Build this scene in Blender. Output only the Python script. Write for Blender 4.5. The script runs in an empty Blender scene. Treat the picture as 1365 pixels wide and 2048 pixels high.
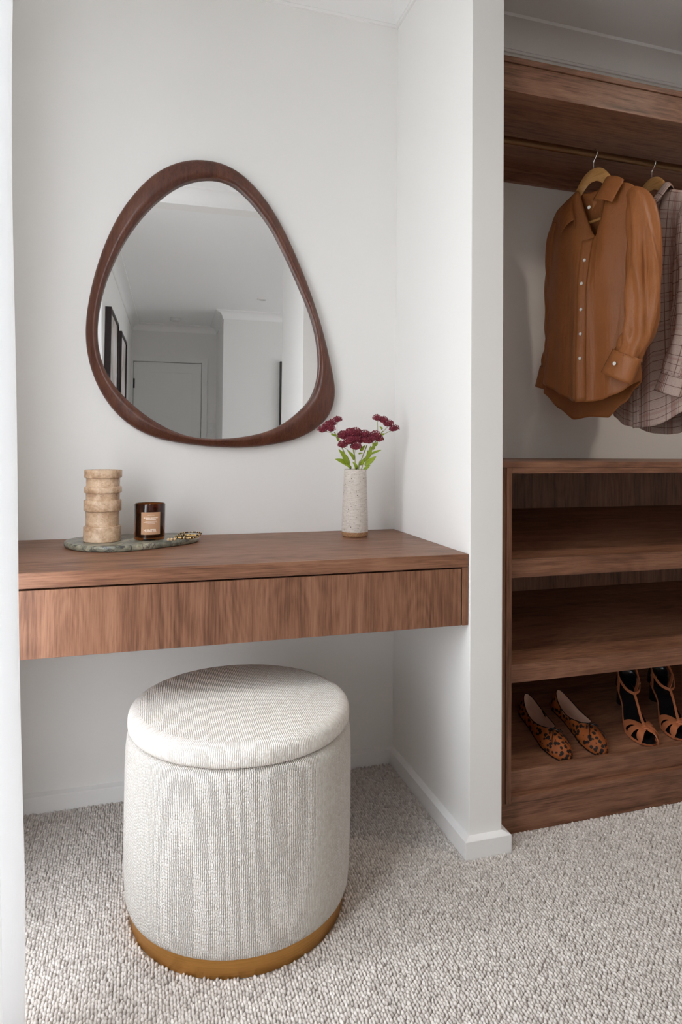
import bpy, math, random
import numpy as np
from mathutils import Vector, Matrix
random.seed(7); rng = np.random.default_rng(7)
scn = bpy.context.scene
col = scn.collection
R = math.radians

# ------------------------------------------------------------------ camera
cd = bpy.data.cameras.new('camera'); cam = bpy.data.objects.new('camera', cd); col.objects.link(cam)
yaw, pitch, roll = 0.2977, 0.0236, 0.0092
fw = Vector((math.sin(yaw)*math.cos(pitch), math.cos(yaw)*math.cos(pitch), math.sin(pitch)))
rt = Vector((math.cos(yaw), -math.sin(yaw), 0)); up = rt.cross(fw)
r2 = rt*math.cos(roll)+up*math.sin(roll); u2 = up*math.cos(roll)-rt*math.sin(roll)
cam.matrix_world = Matrix(((r2.x, u2.x, -fw.x, -0.799), (r2.y, u2.y, -fw.y, -2.001), (r2.z, u2.z, -fw.z, 1.0199), (0, 0, 0, 1)))
cd.sensor_fit = 'VERTICAL'; cd.sensor_height = 36.0; cd.sensor_width = 24.0
cd.lens = 1311.08/2048*36.0
cd.shift_x = 0.0; cd.shift_y = (860.5-1024)/2048
cd.clip_start = 0.02
scn.camera = cam
# ------------------------------------------------------------------ sky and exposure
SKY = 6.75
w = bpy.data.worlds.new('overcast_sky'); scn.world = w; w.use_nodes = True
bg = w.node_tree.nodes['Background']; bg.inputs[0].default_value = (0.91, 0.955, 1.0, 1)
# overcast sky, a little brighter overhead than at the horizon
_tc = w.node_tree.nodes.new('ShaderNodeTexCoord'); _sx = w.node_tree.nodes.new('ShaderNodeSeparateXYZ'); w.node_tree.links.new(_tc.outputs['Generated'], _sx.inputs[0])
_mx = w.node_tree.nodes.new('ShaderNodeMath'); _mx.operation = 'MAXIMUM'; _mx.inputs[1].default_value = 0.0; w.node_tree.links.new(_sx.outputs[2], _mx.inputs[0])
_ma = w.node_tree.nodes.new('ShaderNodeMath'); _ma.operation = 'MULTIPLY_ADD'; _ma.inputs[1].default_value = 0.8*SKY; _ma.inputs[2].default_value = SKY; w.node_tree.links.new(_mx.outputs[0], _ma.inputs[0])
w.node_tree.links.new(_ma.outputs[0], bg.inputs[1])
scn.view_settings.view_transform = 'Standard'; scn.view_settings.look = 'None'
scn.view_settings.gamma = 1.0; scn.view_settings.use_curve_mapping = False
scn.view_settings.exposure = 0.12
scn.cycles.max_bounces = 14; scn.cycles.diffuse_bounces = 8; scn.cycles.glossy_bounces = 6
scn.cycles.transparent_max_bounces = 12; scn.cycles.transmission_bounces = 8

def daylight(loc, rot, sx, sy):
    l = bpy.data.lights.new('window_daylight', 'AREA'); l.shape = 'RECTANGLE'; l.size = sx; l.size_y = sy
    l.cycles.is_portal = True
    o = bpy.data.objects.new('window_daylight', l); o.location = loc; o.rotation_euler = rot; col.objects.link(o)
daylight((-1.22, -1.07, 1.25), (0, R(-90), 0), 2.18, 0.94)      # dressing-area window, faces +X
daylight((2.96, -3.925, 1.46), (0, R(90), 0), 1.32, 1.45)         # unseen bedroom window added to brighten that room, faces -X

# ------------------------------------------------------------------ materials
def sr(r, g, b):
    f = lambda c: (c/255/12.92) if c/255 <= 0.04045 else ((c/255+0.055)/1.055)**2.4
    return (f(r), f(g), f(b), 1)
class NT:
    def __init__(s, name, rough=0.5, spec=0.5):
        s.m = bpy.data.materials.new(name); s.m.use_nodes = True; s.t = s.m.node_tree
        s.b = s.t.nodes['Principled BSDF']; s.b.inputs['Roughness'].default_value = rough
        s.b.inputs['Specular IOR Level'].default_value = spec
    def n(s, kind, **kw):
        x = s.t.nodes.new(kind)
        for k, v in kw.items():
            if k in x.inputs: x.inputs[k].default_value = v
            else: setattr(x, k, v)
        return x
    def l(s, a, b): s.t.links.new(a, b)
    def coord(s, scale=(1, 1, 1), kind='Object', rot=(0, 0, 0)):
        c = s.n('ShaderNodeTexCoord'); mp = s.n('ShaderNodeMapping'); mp.inputs['Scale'].default_value = scale; mp.inputs['Rotation'].default_value = rot
        s.l(c.outputs[kind], mp.inputs['Vector']); return mp.outputs['Vector']
    def noise(s, vec, scale=5, detail=4, rough=0.5, dist=0.0):
        x = s.n('ShaderNodeTexNoise'); x.inputs['Scale'].default_value = scale; x.inputs['Detail'].default_value = detail
        x.inputs['Roughness'].default_value = rough; x.inputs['Distortion'].default_value = dist
        s.l(vec, x.inputs['Vector']); return x.outputs['Fac']
    def ramp(s, fac, stops):
        x = s.n('ShaderNodeValToRGB'); e = x.color_ramp.elements
        while len(e) < len(stops): e.new(0.5)
        for i, (p, c) in enumerate(stops): e[i].position = p; e[i].color = c
        s.l(fac, x.inputs['Fac']); return x.outputs['Color']
    def math(s, op, a, b=None):
        x = s.n('ShaderNodeMath', operation=op)
        for i, v in enumerate((a, b)):
            if v is None: continue
            if isinstance(v, (int, float)): x.inputs[i].default_value = v
            else: s.l(v, x.inputs[i])
        return x.outputs[0]
    def mix(s, fac, a, b, blend='MIX'):
        x = s.n('ShaderNodeMix', data_type='RGBA', blend_type=blend)
        for i, v in ((0, fac), (6, a), (7, b)):
            if isinstance(v, (int, float, tuple)): x.inputs[i].default_value = v
            else: s.l(v, x.inputs[i])
        return x.outputs[2]
    def color(s, v):
        if isinstance(v, tuple): s.b.inputs['Base Color'].default_value = v
        else: s.l(v, s.b.inputs['Base Color'])
    def bump(s, h, strength=0.3, dist=0.002):
        x = s.n('ShaderNodeBump'); x.inputs['Strength'].default_value = strength; x.inputs['Distance'].default_value = dist
        s.l(h, x.inputs['Height']); s.l(x.outputs['Normal'], s.b.inputs['Normal'])

def plain(name, c, rough=0.6, spec=0.4, metal=0.0):
    t = NT(name, rough, spec); t.color(c); t.b.inputs['Metallic'].default_value = metal; return t.m
def paint(name, c, rough=0.55):
    t = NT(name, rough, 0.35); v = t.coord()
    t.color(t.mix(t.noise(v, 3.0, 3), tuple(k*0.985 for k in c[:3])+(1,), c)); t.bump(t.noise(v, 260, 2), 0.05, 0.0006); return t.m
M = {}
M['wall'] = paint('wall_paint', (0.866, 0.854, 0.835, 1), 0.5)
M['trim'] = paint('trim_paint', (0.88, 0.875, 0.868, 1), 0.32)
M['ceil'] = paint('ceiling_paint', (0.90, 0.90, 0.90, 1), 0.7)
M['paving'] = paint('outside_paving', (0.46, 0.45, 0.43, 1), 0.9)
M['bwall'] = paint('bedroom_paint', (0.80, 0.79, 0.775, 1), 0.6)
M['door'] = paint('door_paint', (0.80, 0.80, 0.785, 1), 0.4)
def walnut(name, axis, dark=(0.100, 0.040, 0.021, 1), mid=(0.225, 0.100, 0.055, 1), light=(0.335, 0.165, 0.097, 1), rough=0.42, scale=1.0):
    """straight walnut veneer: broad figure, mid streaks and fine pores drawn out along one axis"""
    t = NT(name, rough, 0.45)
    def along(lo, hi): return t.coord({'x': (lo, hi, hi), 'y': (hi, lo, hi), 'z': (hi, hi, lo)}[axis])
    broad = t.noise(along(0.9*scale, 5.0*scale), 2.0, 3, 0.5, 1.4)
    mid_s = t.noise(along(1.6*scale, 34*scale), 1.5, 5, 0.6, 0.9)
    fine = t.noise(along(5.0*scale, 150*scale), 2.0, 4, 0.65, 0.2)
    pores = t.noise(along(14*scale, 420*scale), 2.0, 2, 0.5, 0.0)
    figure = t.noise(along(1.1*scale, 4.2*scale), 1.6, 1, 0.3, 0.3)
    rings = t.math('SINE', t.math('MULTIPLY', figure, 120.0))          # cathedral figure: growth rings cut at a slant
    f = t.math('ADD', t.math('ADD', t.math('MULTIPLY', broad, 0.26), t.math('MULTIPLY', mid_s, 0.36)), t.math('ADD', t.math('MULTIPLY', fine, 0.44), t.math('ADD', t.math('MULTIPLY', rings, 0.022), 0.035)))
    c = t.ramp(f, [(0.42, dark), (0.56, mid), (0.72, light)])
    pm = t.ramp(pores, [(0.30, (0.62, 0.55, 0.52, 1)), (0.42, (1, 1, 1, 1))])
    t.color(t.mix(0.65, c, t.mix(1.0, c, pm, 'MULTIPLY'))); t.bump(t.math('ADD', fine, pores), 0.10, 0.0006)
    t.l(t.ramp(fine, [(0.3, (rough+0.08,)*3+(1,)), (0.7, (rough-0.06,)*3+(1,))]), t.b.inputs['Roughness'])
    return t.m
M['wood_x'] = walnut('walnut_grain_across', 'x'); M['wood_y'] = walnut('walnut_grain_deep', 'y'); M['wood_z'] = walnut('walnut_grain_upright', 'z')
M['frame'] = walnut('mirror_frame_wood', 'z', (0.055, 0.018, 0.011, 1), (0.105, 0.036, 0.021, 1), (0.165, 0.062, 0.034, 1), 0.34, 0.8)
M['hanger'] = walnut('hanger_wood', 'y', (0.36, 0.17, 0.05, 1), (0.50, 0.26, 0.085, 1), (0.62, 0.35, 0.14, 1), 0.35, 1.5)
M['black'] = plain('black_leather', (0.008, 0.008, 0.010, 1), 0.22, 0.5)
M['blackmetal'] = plain('black_metal', (0.012, 0.012, 0.013, 1), 0.4)
M['chrome'] = plain('chrome', (0.8, 0.8, 0.8, 1), 0.12, 0.5, 1.0)
M['gold'] = plain('gold_metal', (0.86, 0.60, 0.26, 1), 0.2, 0.5, 1.0)
M['brass'] = plain('rail_bronze', (0.20, 0.11, 0.055, 1), 0.30, 0.5, 0.9)
M['white_plastic'] = plain('white_plastic', (0.75, 0.75, 0.74, 1), 0.35)
M['button'] = plain('pearl_button', (0.82, 0.80, 0.77, 1), 0.25)
M['paper'] = plain('white_tag', (0.75, 0.73, 0.72, 1), 0.7)
def mirror_mat():
    t = NT('mirror_silver', 0.0); t.color((0.90, 0.905, 0.91, 1)); t.b.inputs['Metallic'].default_value = 1.0; return t.m
M['mirror'] = mirror_mat()
def lamp_mat():
    t = NT('lit_lens', 0.4); t.color((0.8, 0.8, 0.8, 1)); t.b.inputs['Emission Color'].default_value = (1.0, 0.82, 0.6, 1); t.b.inputs['Emission Strength'].default_value = 6.0; return t.m
M['lamp'] = lamp_mat()
def glass_pane():
    m = bpy.data.materials.new('window_glass'); m.use_nodes = True; t = m.node_tree
    for n in list(t.nodes): t.nodes.remove(n)
    o = t.nodes.new('ShaderNodeOutputMaterial'); mx = t.nodes.new('ShaderNodeMixShader'); mx.inputs[0].default_value = 0.06
    tr = t.nodes.new('ShaderNodeBsdfTransparent'); gl = t.nodes.new('ShaderNodeBsdfGlossy'); gl.inputs['Roughness'].default_value = 0.02
    t.links.new(tr.outputs[0], mx.inputs[1]); t.links.new(gl.outputs[0], mx.inputs[2]); t.links.new(mx.outputs[0], o.inputs[0]); return m
M['pane'] = glass_pane()
def curtain_mat():
    t = NT('white_linen', 0.9, 0.1); v = t.coord((1, 1, 1)); t.color((0.88, 0.88, 0.885, 1))
    t.bump(t.math('ADD', t.noise(t.coord((300, 300, 30)), 2, 2), t.noise(t.coord((30, 30, 300)), 2, 2)), 0.12, 0.001)
    tr = t.n('ShaderNodeBsdfTranslucent'); tr.inputs[0].default_value = (0.9, 0.9, 0.91, 1)
    mx = t.n('ShaderNodeMixShader'); mx.inputs[0].default_value = 0.10
    t.l(t.b.outputs[0], mx.inputs[1]); t.l(tr.outputs[0], mx.inputs[2]); t.l(mx.outputs[0], t.t.nodes['Material Output'].inputs[0]); return t.m
M['curtain'] = curtain_mat()
def carpet_mat():
    t = NT('berber_wool', 0.95, 0.05)
    a = t.n('ShaderNodeAttribute', attribute_name='tone')
    c = t.ramp(a.outputs['Fac'], [(0.0, sr(172, 163, 157)), (0.5, sr(213, 206, 200)), (1.0, sr(240, 235, 230))])
    t.color(t.mix(0.35, c, t.ramp(t.noise(t.coord(), 900, 2), [(0.3, sr(190, 181, 175)), (0.7, sr(226, 220, 215))])))
    t.bump(t.noise(t.coord(), 1400, 2), 0.4, 0.001); return t.m
M['carpet'] = carpet_mat()
def carpet_base():
    t = NT('carpet_ground', 0.95, 0.05); v = t.coord((155, 100, 100))
    vo = t.n('ShaderNodeTexVoronoi'); vo.inputs['Scale'].default_value = 1.0; vo.inputs['Randomness'].default_value = 0.6; t.l(v, vo.inputs['Vector'])
    t.color(t.ramp(t.noise(v, 0.8, 2), [(0.3, sr(160, 151, 146)), (0.7, sr(200, 193, 187))]))
    t.bump(t.math('SUBTRACT', 1.0, vo.outputs['Distance']), 0.8, 0.006); return t.m
M['carpet_base'] = carpet_base()
def boucle(name, bs):
    t = NT(name, 0.95, 0.08); v = t.coord((1, 1, 1), 'UV')
    sp = t.n('ShaderNodeSeparateXYZ'); t.l(v, sp.inputs[0])
    wob = t.noise(t.coord((1, 1, 1), 'UV'), 90, 2)
    uu = t.math('ADD', t.math('MULTIPLY', sp.outputs[0], 244.0), t.math('MULTIPLY', wob, 0.9))
    colm = t.math('FLOOR', uu); fu = t.math('FRACT', uu)
    wn = t.n('ShaderNodeTexWhiteNoise', noise_dimensions='1D'); t.l(colm, wn.inputs['W'])
    vv = t.math('ADD', t.math('ADD', t.math('MULTIPLY', sp.outputs[1], 158.0), t.math('MULTIPLY', wn.outputs['Value'], 3.0)), t.math('MULTIPLY', t.noise(t.coord((1, 1, 1), 'UV'), 140, 2), 1.1))
    fv = t.math('FRACT', vv); row = t.math('FLOOR', vv)
    cm = t.n('ShaderNodeCombineXYZ'); t.l(colm, cm.inputs[0]); t.l(row, cm.inputs[1])
    w2 = t.n('ShaderNodeTexWhiteNoise', noise_dimensions='2D'); t.l(cm.outputs[0], w2.inputs['Vector'])
    pu = t.math('SINE', t.math('MULTIPLY', fu, math.pi)); pv = t.math('SINE', t.math('MULTIPLY', fv, math.pi))
    h = t.math('MULTIPLY', t.math('POWER', pu, 0.6), t.math('ADD', 0.45, t.math('MULTIPLY', t.math('POWER', pv, 0.6), t.math('ADD', 0.4, t.math('MULTIPLY', w2.outputs['Value'], 0.35)))))
    t.color(t.ramp(w2.outputs['Value'], [(0.0, sr(227, 220, 212)), (0.5, sr(235, 229, 223)), (1.0, sr(241, 237, 232))]))
    t.bump(h, bs, 0.0030); return t.m
M['boucle'] = boucle('boucle_fabric', 0.95); M['boucle_lid'] = boucle('boucle_lid_fabric', 0.55)
def gold_base():
    t = NT('brushed_brass', 0.32, 0.5); v = t.coord((4, 4, 160))
    t.color(t.ramp(t.noise(v, 3, 3), [(0.3, (0.50, 0.25, 0.065, 1)), (0.7, (0.60, 0.31, 0.085, 1))])); t.b.inputs['Metallic'].default_value = 0.75
    t.b.inputs['Roughness'].default_value = 0.42; return t.m
M['goldbase'] = gold_base()
def travertine():
    t = NT('travertine', 0.4, 0.4); v = t.coord((1, 1, 1))
    n1 = t.noise(v, 42, 8, 0.72, 0.25); n2 = t.noise(t.coord((1, 1, 2.2)), 120, 4, 0.7, 0.4)
    c = t.ramp(n1, [(0.32, sr(158, 124, 96)), (0.46, sr(190, 158, 128)), (0.58, sr(210, 182, 154)), (0.75, sr(228, 208, 184))])
    pits = t.ramp(n2, [(0.30, sr(150, 118, 90)), (0.40, (1, 1, 1, 1))])
    t.color(t.mix(0.7, c, t.mix(1.0, c, pits, 'MULTIPLY'))); t.bump(n2, 0.3, 0.0015); return t.m
M['travertine'] = travertine()
def marble():
    t = NT('green_marble', 0.3, 0.5); v = t.coord((1, 1, 1))
    n1 = t.noise(v, 20, 8, 0.70, 0.9)
    c = t.ramp(n1, [(0.28, sr(70, 72, 68)), (0.42, sr(112, 112, 98)), (0.53, sr(150, 146, 128)), (0.60, sr(178, 170, 150)), (0.68, sr(124, 126, 102)), (0.8, sr(96, 96, 94))])
    vv = t.noise(t.coord((1, 1.6, 1), rot=(0, 0, 0.5)), 9, 6, 0.6, 2.4)
    d = t.math('ABSOLUTE', t.math('SUBTRACT', vv, 0.5))
    t.color(t.mix(t.ramp(d, [(0.0, (1, 1, 1, 1)), (0.035, (0, 0, 0, 1))]), c, sr(62, 60, 60))); return t.m
M['marble'] = marble()
def speckle():
    t = NT('speckled_stoneware', 0.55, 0.35); v = t.coord()
    vo = t.n('ShaderNodeTexVoronoi'); vo.inputs['Scale'].default_value = 210; t.l(v, vo.inputs['Vector'])
    big = t.n('ShaderNodeTexVoronoi'); big.inputs['Scale'].default_value = 85; t.l(v, big.inputs['Vector'])
    c = t.ramp(t.noise(t.coord((20, 20, 120)), 3, 3), [(0.3, sr(196, 186, 176)), (0.7, sr(219, 211, 203))])
    c = t.mix(t.ramp(vo.outputs['Distance'], [(0.18, (0.55, 0.55, 0.55, 1)), (0.30, (0, 0, 0, 1))]), c, sr(150, 128, 108))
    c = t.mix(t.ramp(big.outputs['Distance'], [(0.11, (1, 1, 1, 1)), (0.16, (0, 0, 0, 1))]), c, sr(104, 86, 72))
    t.color(c); t.bump(t.noise(t.coord((1, 1, 90)), 6, 2), 0.25, 0.0012); return t.m
M['stoneware'] = speckle()
def clay():
    t = NT('raw_clay', 0.85, 0.2); v = t.coord(); t.color(t.ramp(t.noise(v, 260, 3), [(0.3, sr(146, 106, 74)), (0.7, sr(184, 146, 110))])); t.bump(t.noise(v, 400, 2), 0.4, 0.001); return t.m
M['clay'] = clay()
def amber():
    t = NT('amber_glass', 0.03, 0.5); t.color((0.30, 0.085, 0.014, 1)); t.b.inputs['Transmission Weight'].default_value = 1.0; t.b.inputs['IOR'].default_value = 1.45; return t.m
M['amber'] = amber()
M['wax'] = plain('candle_wax', sr(74, 44, 28), 0.5)
M['label'] = plain('kraft_label', sr(190, 146, 112), 0.7)
M['print'] = plain('label_print', sr(248, 232, 218), 0.6)
M['leaf'] = plain('sedum_leaf', (0.27, 0.36, 0.022, 1), 0.45)
M['stem'] = plain('sedum_stem', (0.34, 0.36, 0.14, 1), 0.55)
def floret():
    t = NT('sedum_floret', 0.6, 0.3); t.color(t.ramp(t.noise(t.coord(), 240, 2), [(0.3, (0.125, 0.012, 0.024, 1)), (0.55, (0.235, 0.030, 0.052, 1)), (0.75, (0.40, 0.095, 0.110, 1))])); return t.m
M['floret'] = floret()
def satin(name, c1, c2, rough=0.38):
    t = NT(name, rough, 0.5); v = t.coord(); t.color(t.mix(t.noise(v, 18, 4), c1, c2)); t.b.inputs['Specular IOR Level'].default_value = 0.24
    t.bump(t.math('ADD', t.noise(t.coord((1, 1, 0.16)), 38, 4, 0.55, 0.8), t.math('MULTIPLY', t.noise(t.coord((1, 1, 0.6)), 120, 3, 0.5, 0.5), 0.25)), 0.55, 0.006); return t.m
M['satin'] = satin('rust_satin', (0.285, 0.098, 0.030, 1), (0.350, 0.130, 0.045, 1), 0.42)
M['satin_in'] = satin('rust_satin_collar', (0.155, 0.062, 0.034, 1), (0.19, 0.078, 0.044, 1), 0.5)
def plaid():
    t = NT('plaid_cotton', 0.9, 0.1); v = t.coord((1, 1, 1), 'UV'); sp = t.n('ShaderNodeSeparateXYZ'); t.l(v, sp.inputs[0])
    def lines(s, per, ph, wd):
        f = t.math('FRACT', t.math('ADD', t.math('DIVIDE', s, per), ph)); d = t.math('ABSOLUTE', t.math('SUBTRACT', f, 0.5))
        return t.math('LESS_THAN', d, wd/per/2)
    base = t.ramp(t.noise(t.coord((60, 60, 1), 'UV'), 8, 3), [(0.3, sr(176, 152, 142)), (0.7, sr(204, 184, 174))])
    u, z = sp.outputs[0], sp.outputs[1]
    dk = sr(104, 70, 62)
    c = base
    band = t.math('LESS_THAN', t.math('ABSOLUTE', t.math('SUBTRACT', t.math('FRACT', t.math('DIVIDE', u, 0.085)), 0.5)), 0.17)
    c = t.mix(t.math('MULTIPLY', t.math('MULTIPLY', lines(u, 0.0048, 0.0, 0.0014), band), 0.75), c, dk)
    c = t.mix(t.math('MULTIPLY', lines(u, 0.085, 0.31, 0.0028), 0.8), c, dk)
    c = t.mix(t.math('MULTIPLY', lines(u, 0.085, 0.0, 0.012), 0.35), c, sr(150, 92, 80))
    c = t.mix(t.math('MULTIPLY', lines(z, 0.030, 0.2, 0.0020), 0.8), c, dk)
    c = t.mix(t.math('MULTIPLY', lines(z, 0.090, 0.6, 0.008), 0.25), c, sr(150, 92, 80))
    t.color(c); t.bump(t.noise(t.coord((1, 1, 1), 'UV'), 700, 2), 0.3, 0.0015); return t.m
M['plaid'] = plaid()
def leopard():
    t = NT('leopard_hair', 0.6, 0.3); v = t.coord((1, 1, 1))
    base = t.ramp(t.noise(v, 16, 3), [(0.3, sr(128, 66, 28)), (0.7, sr(176, 96, 42))])
    nz = t.n('ShaderNodeTexNoise'); nz.inputs['Scale'].default_value = 90; t.l(v, nz.inputs['Vector'])
    vm = t.n('ShaderNodeVectorMath', operation='MULTIPLY_ADD'); vm.inputs[1].default_value = (0.006,)*3
    t.l(nz.outputs['Color'], vm.inputs[0]); t.l(v, vm.inputs[2])
    vo = t.n('ShaderNodeTexVoronoi'); vo.inputs['Scale'].default_value = 80; t.l(vm.outputs[0], vo.inputs['Vector'])
    ring = t.ramp(vo.outputs['Distance'], [(0.0, (1, 1, 1, 1)), (0.40, (1, 1, 1, 1)), (0.46, (0, 0, 0, 1))])
    t.color(t.mix(ring, base, sr(26, 16, 12))); return t.m
M['leopard'] = leopard()
M['lining'] = plain('nude_lining', sr(206, 168, 148), 0.6)
M['tan'] = plain('tan_leather', sr(186, 112, 74), 0.36)
M['bead_dark'] = plain('dark_bead', sr(52, 34, 24), 0.25)
M['bead_pale'] = plain('pale_wood_bead', sr(214, 184, 144), 0.5)
def art(name, seed):
    t = NT(name, 0.5, 0.3); v = t.coord((1, 2.2, 1.1)); 
    n = t.noise(v, 2.2+seed*0.3, 3, 0.4, 0.8)
    t.color(t.ramp(n, [(0.36, sr(150, 146, 138)), (0.42, sr(203, 194, 190)), (0.55, sr(214, 206, 203)), (0.62, sr(226, 226, 230)), (0.72, sr(178, 164, 152))])); return t.m
M['art1'] = art('abstract_print', 0); M['art2'] = art('abstract_print_pale', 2)

# ------------------------------------------------------------------ mesh helpers
def tag(o, label=None, cat=None, group=None, kind=None):
    if label: o['label'] = label
    if cat: o['category'] = cat
    if group: o['group'] = group
    if kind: o['kind'] = kind
    return o
def empty(name, loc=(0, 0, 0), rz=0.0, rx=0.0, label=None, cat=None, group=None):
    o = bpy.data.objects.new(name, None); o.empty_display_size = 0.05
    o.matrix_basis = Matrix.Translation(loc) @ Matrix.Rotation(rz, 4, 'Z') @ Matrix.Rotation(rx, 4, 'X')
    col.objects.link(o); tag(o, label, cat, group); return o
def worldmat(o):
    m = o.matrix_basis.copy()
    while o.parent: o = o.parent; m = o.matrix_basis @ m
    return m
def mesh(name, verts, faces, mat, parent=None, smooth=True, uv=None, local=False, angle=None):
    verts = [Vector(v) for v in verts]
    if parent is not None and not local:
        inv = worldmat(parent).inverted(); verts = [inv @ v for v in verts]
    me = bpy.data.meshes.new(name); me.from_pydata([tuple(v) for v in verts], [], faces); me.update()
    if smooth:
        me.polygons.foreach_set('use_smooth', [True]*len(me.polygons))
        if angle is not None: me.set_sharp_from_angle(angle=angle)
    if uv is not None:
        ul = me.uv_layers.new(name='UVMap'); idx = np.empty(len(me.loops), dtype=np.int32); me.loops.foreach_get('vertex_index', idx)
        ul.data.foreach_set('uv', np.asarray(uv, dtype=np.float32)[idx].ravel())
    me.materials.append(mat)
    o = bpy.data.objects.new(name, me); col.objects.link(o)
    if parent is not None: o.parent = parent
    return o
def boxes(bl):
    V = []; F = []
    for (x0, x1, y0, y1, z0, z1) in bl:
        b = len(V); V += [(x, y, z) for z in (z0, z1) for y in (y0, y1) for x in (x0, x1)]
        F += [tuple(b+i for i in f) for f in ((0, 2, 3, 1), (4, 5, 7, 6), (0, 1, 5, 4), (2, 6, 7, 3), (0, 4, 6, 2), (1, 3, 7, 5))]
    return V, F
def box(name, b, mat, parent=None, bevel=0.0, local=False):
    V, F = boxes([b] if not isinstance(b[0], (tuple, list)) else b)
    o = mesh(name, V, F, mat, parent, False, None, local)
    if bevel:
        m = o.modifiers.new('bevel', 'BEVEL'); m.width = bevel; m.segments = 2; m.limit_method = 'ANGLE'
    return o
def structure(o): o['kind'] = 'structure'; return o
def lathe(name, prof, mat, c, parent=None, n=64, close=True, uvs=None, smooth=True, angle=R(40), local=False):
    V = []; F = []; k = len(prof)
    for i in range(n):
        a = 2*math.pi*i/n
        for (r, z) in prof: V.append((c[0]+r*math.cos(a), c[1]+r*math.sin(a), c[2]+z))
    for i in range(n):
        j = (i+1) % n
        for q in range(k-1): F.append((i*k+q, j*k+q, j*k+q+1, i*k+q+1))
    if close:
        if prof[0][0] > 1e-6: F.append(tuple(i*k for i in range(n))[::-1])
        if prof[-1][0] > 1e-6: F.append(tuple(i*k+k-1 for i in range(n)))
    return mesh(name, V, F, mat, parent, smooth, None, local, angle)
def tube_data(path, rad, n=10, cap=True, flat=None):
    path = [Vector(p) for p in path]; V = []; F = []; K = len(path)
    if isinstance(rad, (int, float)): rad = [rad]*K
    prev = None
    for i, p in enumerate(path):
        t = (path[min(i+1, K-1)]-path[max(i-1, 0)]).normalized()
        a = Vector((0, 0, 1)) if abs(t.z) < 0.9 else Vector((1, 0, 0))
        if prev is None: s = t.cross(a).normalized()
        else: s = (prev-t*prev.dot(t)).normalized()
        prev = s; b = t.cross(s)
        for k in range(n):
            th = 2*math.pi*k/n; V.append(p+(s*math.cos(th)+b*math.sin(th))*rad[i])
    for i in range(K-1):
        for k in range(n): F.append((i*n+k, i*n+(k+1) % n, (i+1)*n+(k+1) % n, (i+1)*n+k))
    if cap: F.append(tuple(range(n))[::-1]); F.append(tuple((K-1)*n+k for k in range(n)))
    return V, F
def tube(name, path, rad, mat, parent=None, n=10, local=False):
    V, F = tube_data(path, rad, n); return mesh(name, V, F, mat, parent, True, None, local, R(60))
def spline(pts, n, closed=False):
    P = [Vector(p) for p in pts]; m = len(P); out = []
    segs = m if closed else m-1
    for i in range(segs):
        p0, p1, p2, p3 = (P[(i-1) % m], P[i], P[(i+1) % m], P[(i+2) % m]) if closed else (P[max(i-1, 0)], P[i], P[i+1], P[min(i+2, m-1)])
        for k in range(n):
            t = k/n
            out.append(0.5*((2*p1)+(p2-p0)*t+(2*p0-5*p1+4*p2-p3)*t*t+(3*p1-p0-3*p2+p3)*t**3))
    if not closed: out.append(P[-1])
    return out
def grid(name, f, nu, nv, mat, parent=None, uvf=None, local=True, closed_u=False, thick=0.0):
    V = []; F = []; U = []
    for j in range(nv+1):
        for i in range(nu+(0 if closed_u else 1)):
            V.append(f(i/nu, j/nv)); U.append(uvf(i/nu, j/nv) if uvf else (i/nu, j/nv))
    W = nu if closed_u else nu+1
    for j in range(nv):
        for i in range(nu):
            a = j*W+i; b = j*W+(i+1) % W; F.append((a, b, b+W, a+W))
    o = mesh(name, V, F, mat, parent, True, U, local)
    if thick:
        m = o.modifiers.new('thickness', 'SOLIDIFY'); m.thickness = thick; m.offset = 0
    return o
def ribbon(name, pts, wid, nrm, thick, mat, parent=None, n=8, local=True):
    """a flat strap: centre line, half-width and the surface normals along it"""
    P = spline(pts, n); K = len(P); m = len(pts)
    def lerp(lst, i):
        t = i/(K-1)*(m-1); a = int(min(t, m-2)); f = t-a; x, y = lst[a], lst[a+1]
        return x*(1-f)+y*f if isinstance(x, (int, float)) else (Vector(x)*(1-f)+Vector(y)*f).normalized()
    V = []; F = []
    for i, p in enumerate(P):
        t = (P[min(i+1, K-1)]-P[max(i-1, 0)]).normalized(); nn = lerp(nrm, i); s = t.cross(nn).normalized(); nn = s.cross(t); wv = lerp(wid, i)
        for a, b in ((-1, -1), (1, -1), (1, 1), (0, 1.5), (-1, 1)): V.append(p+s*a*wv+nn*b*thick/2)
    for i in range(K-1):
        for k in range(5): F.append((i*5+k, i*5+(k+1) % 5, (i+1)*5+(k+1) % 5, (i+1)*5+k))
    F.append((4, 3, 2, 1, 0)); F.append(tuple((K-1)*5+k for k in range(5)))
    return mesh(name, V, F, mat, parent, True, None, local, R(50))

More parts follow.
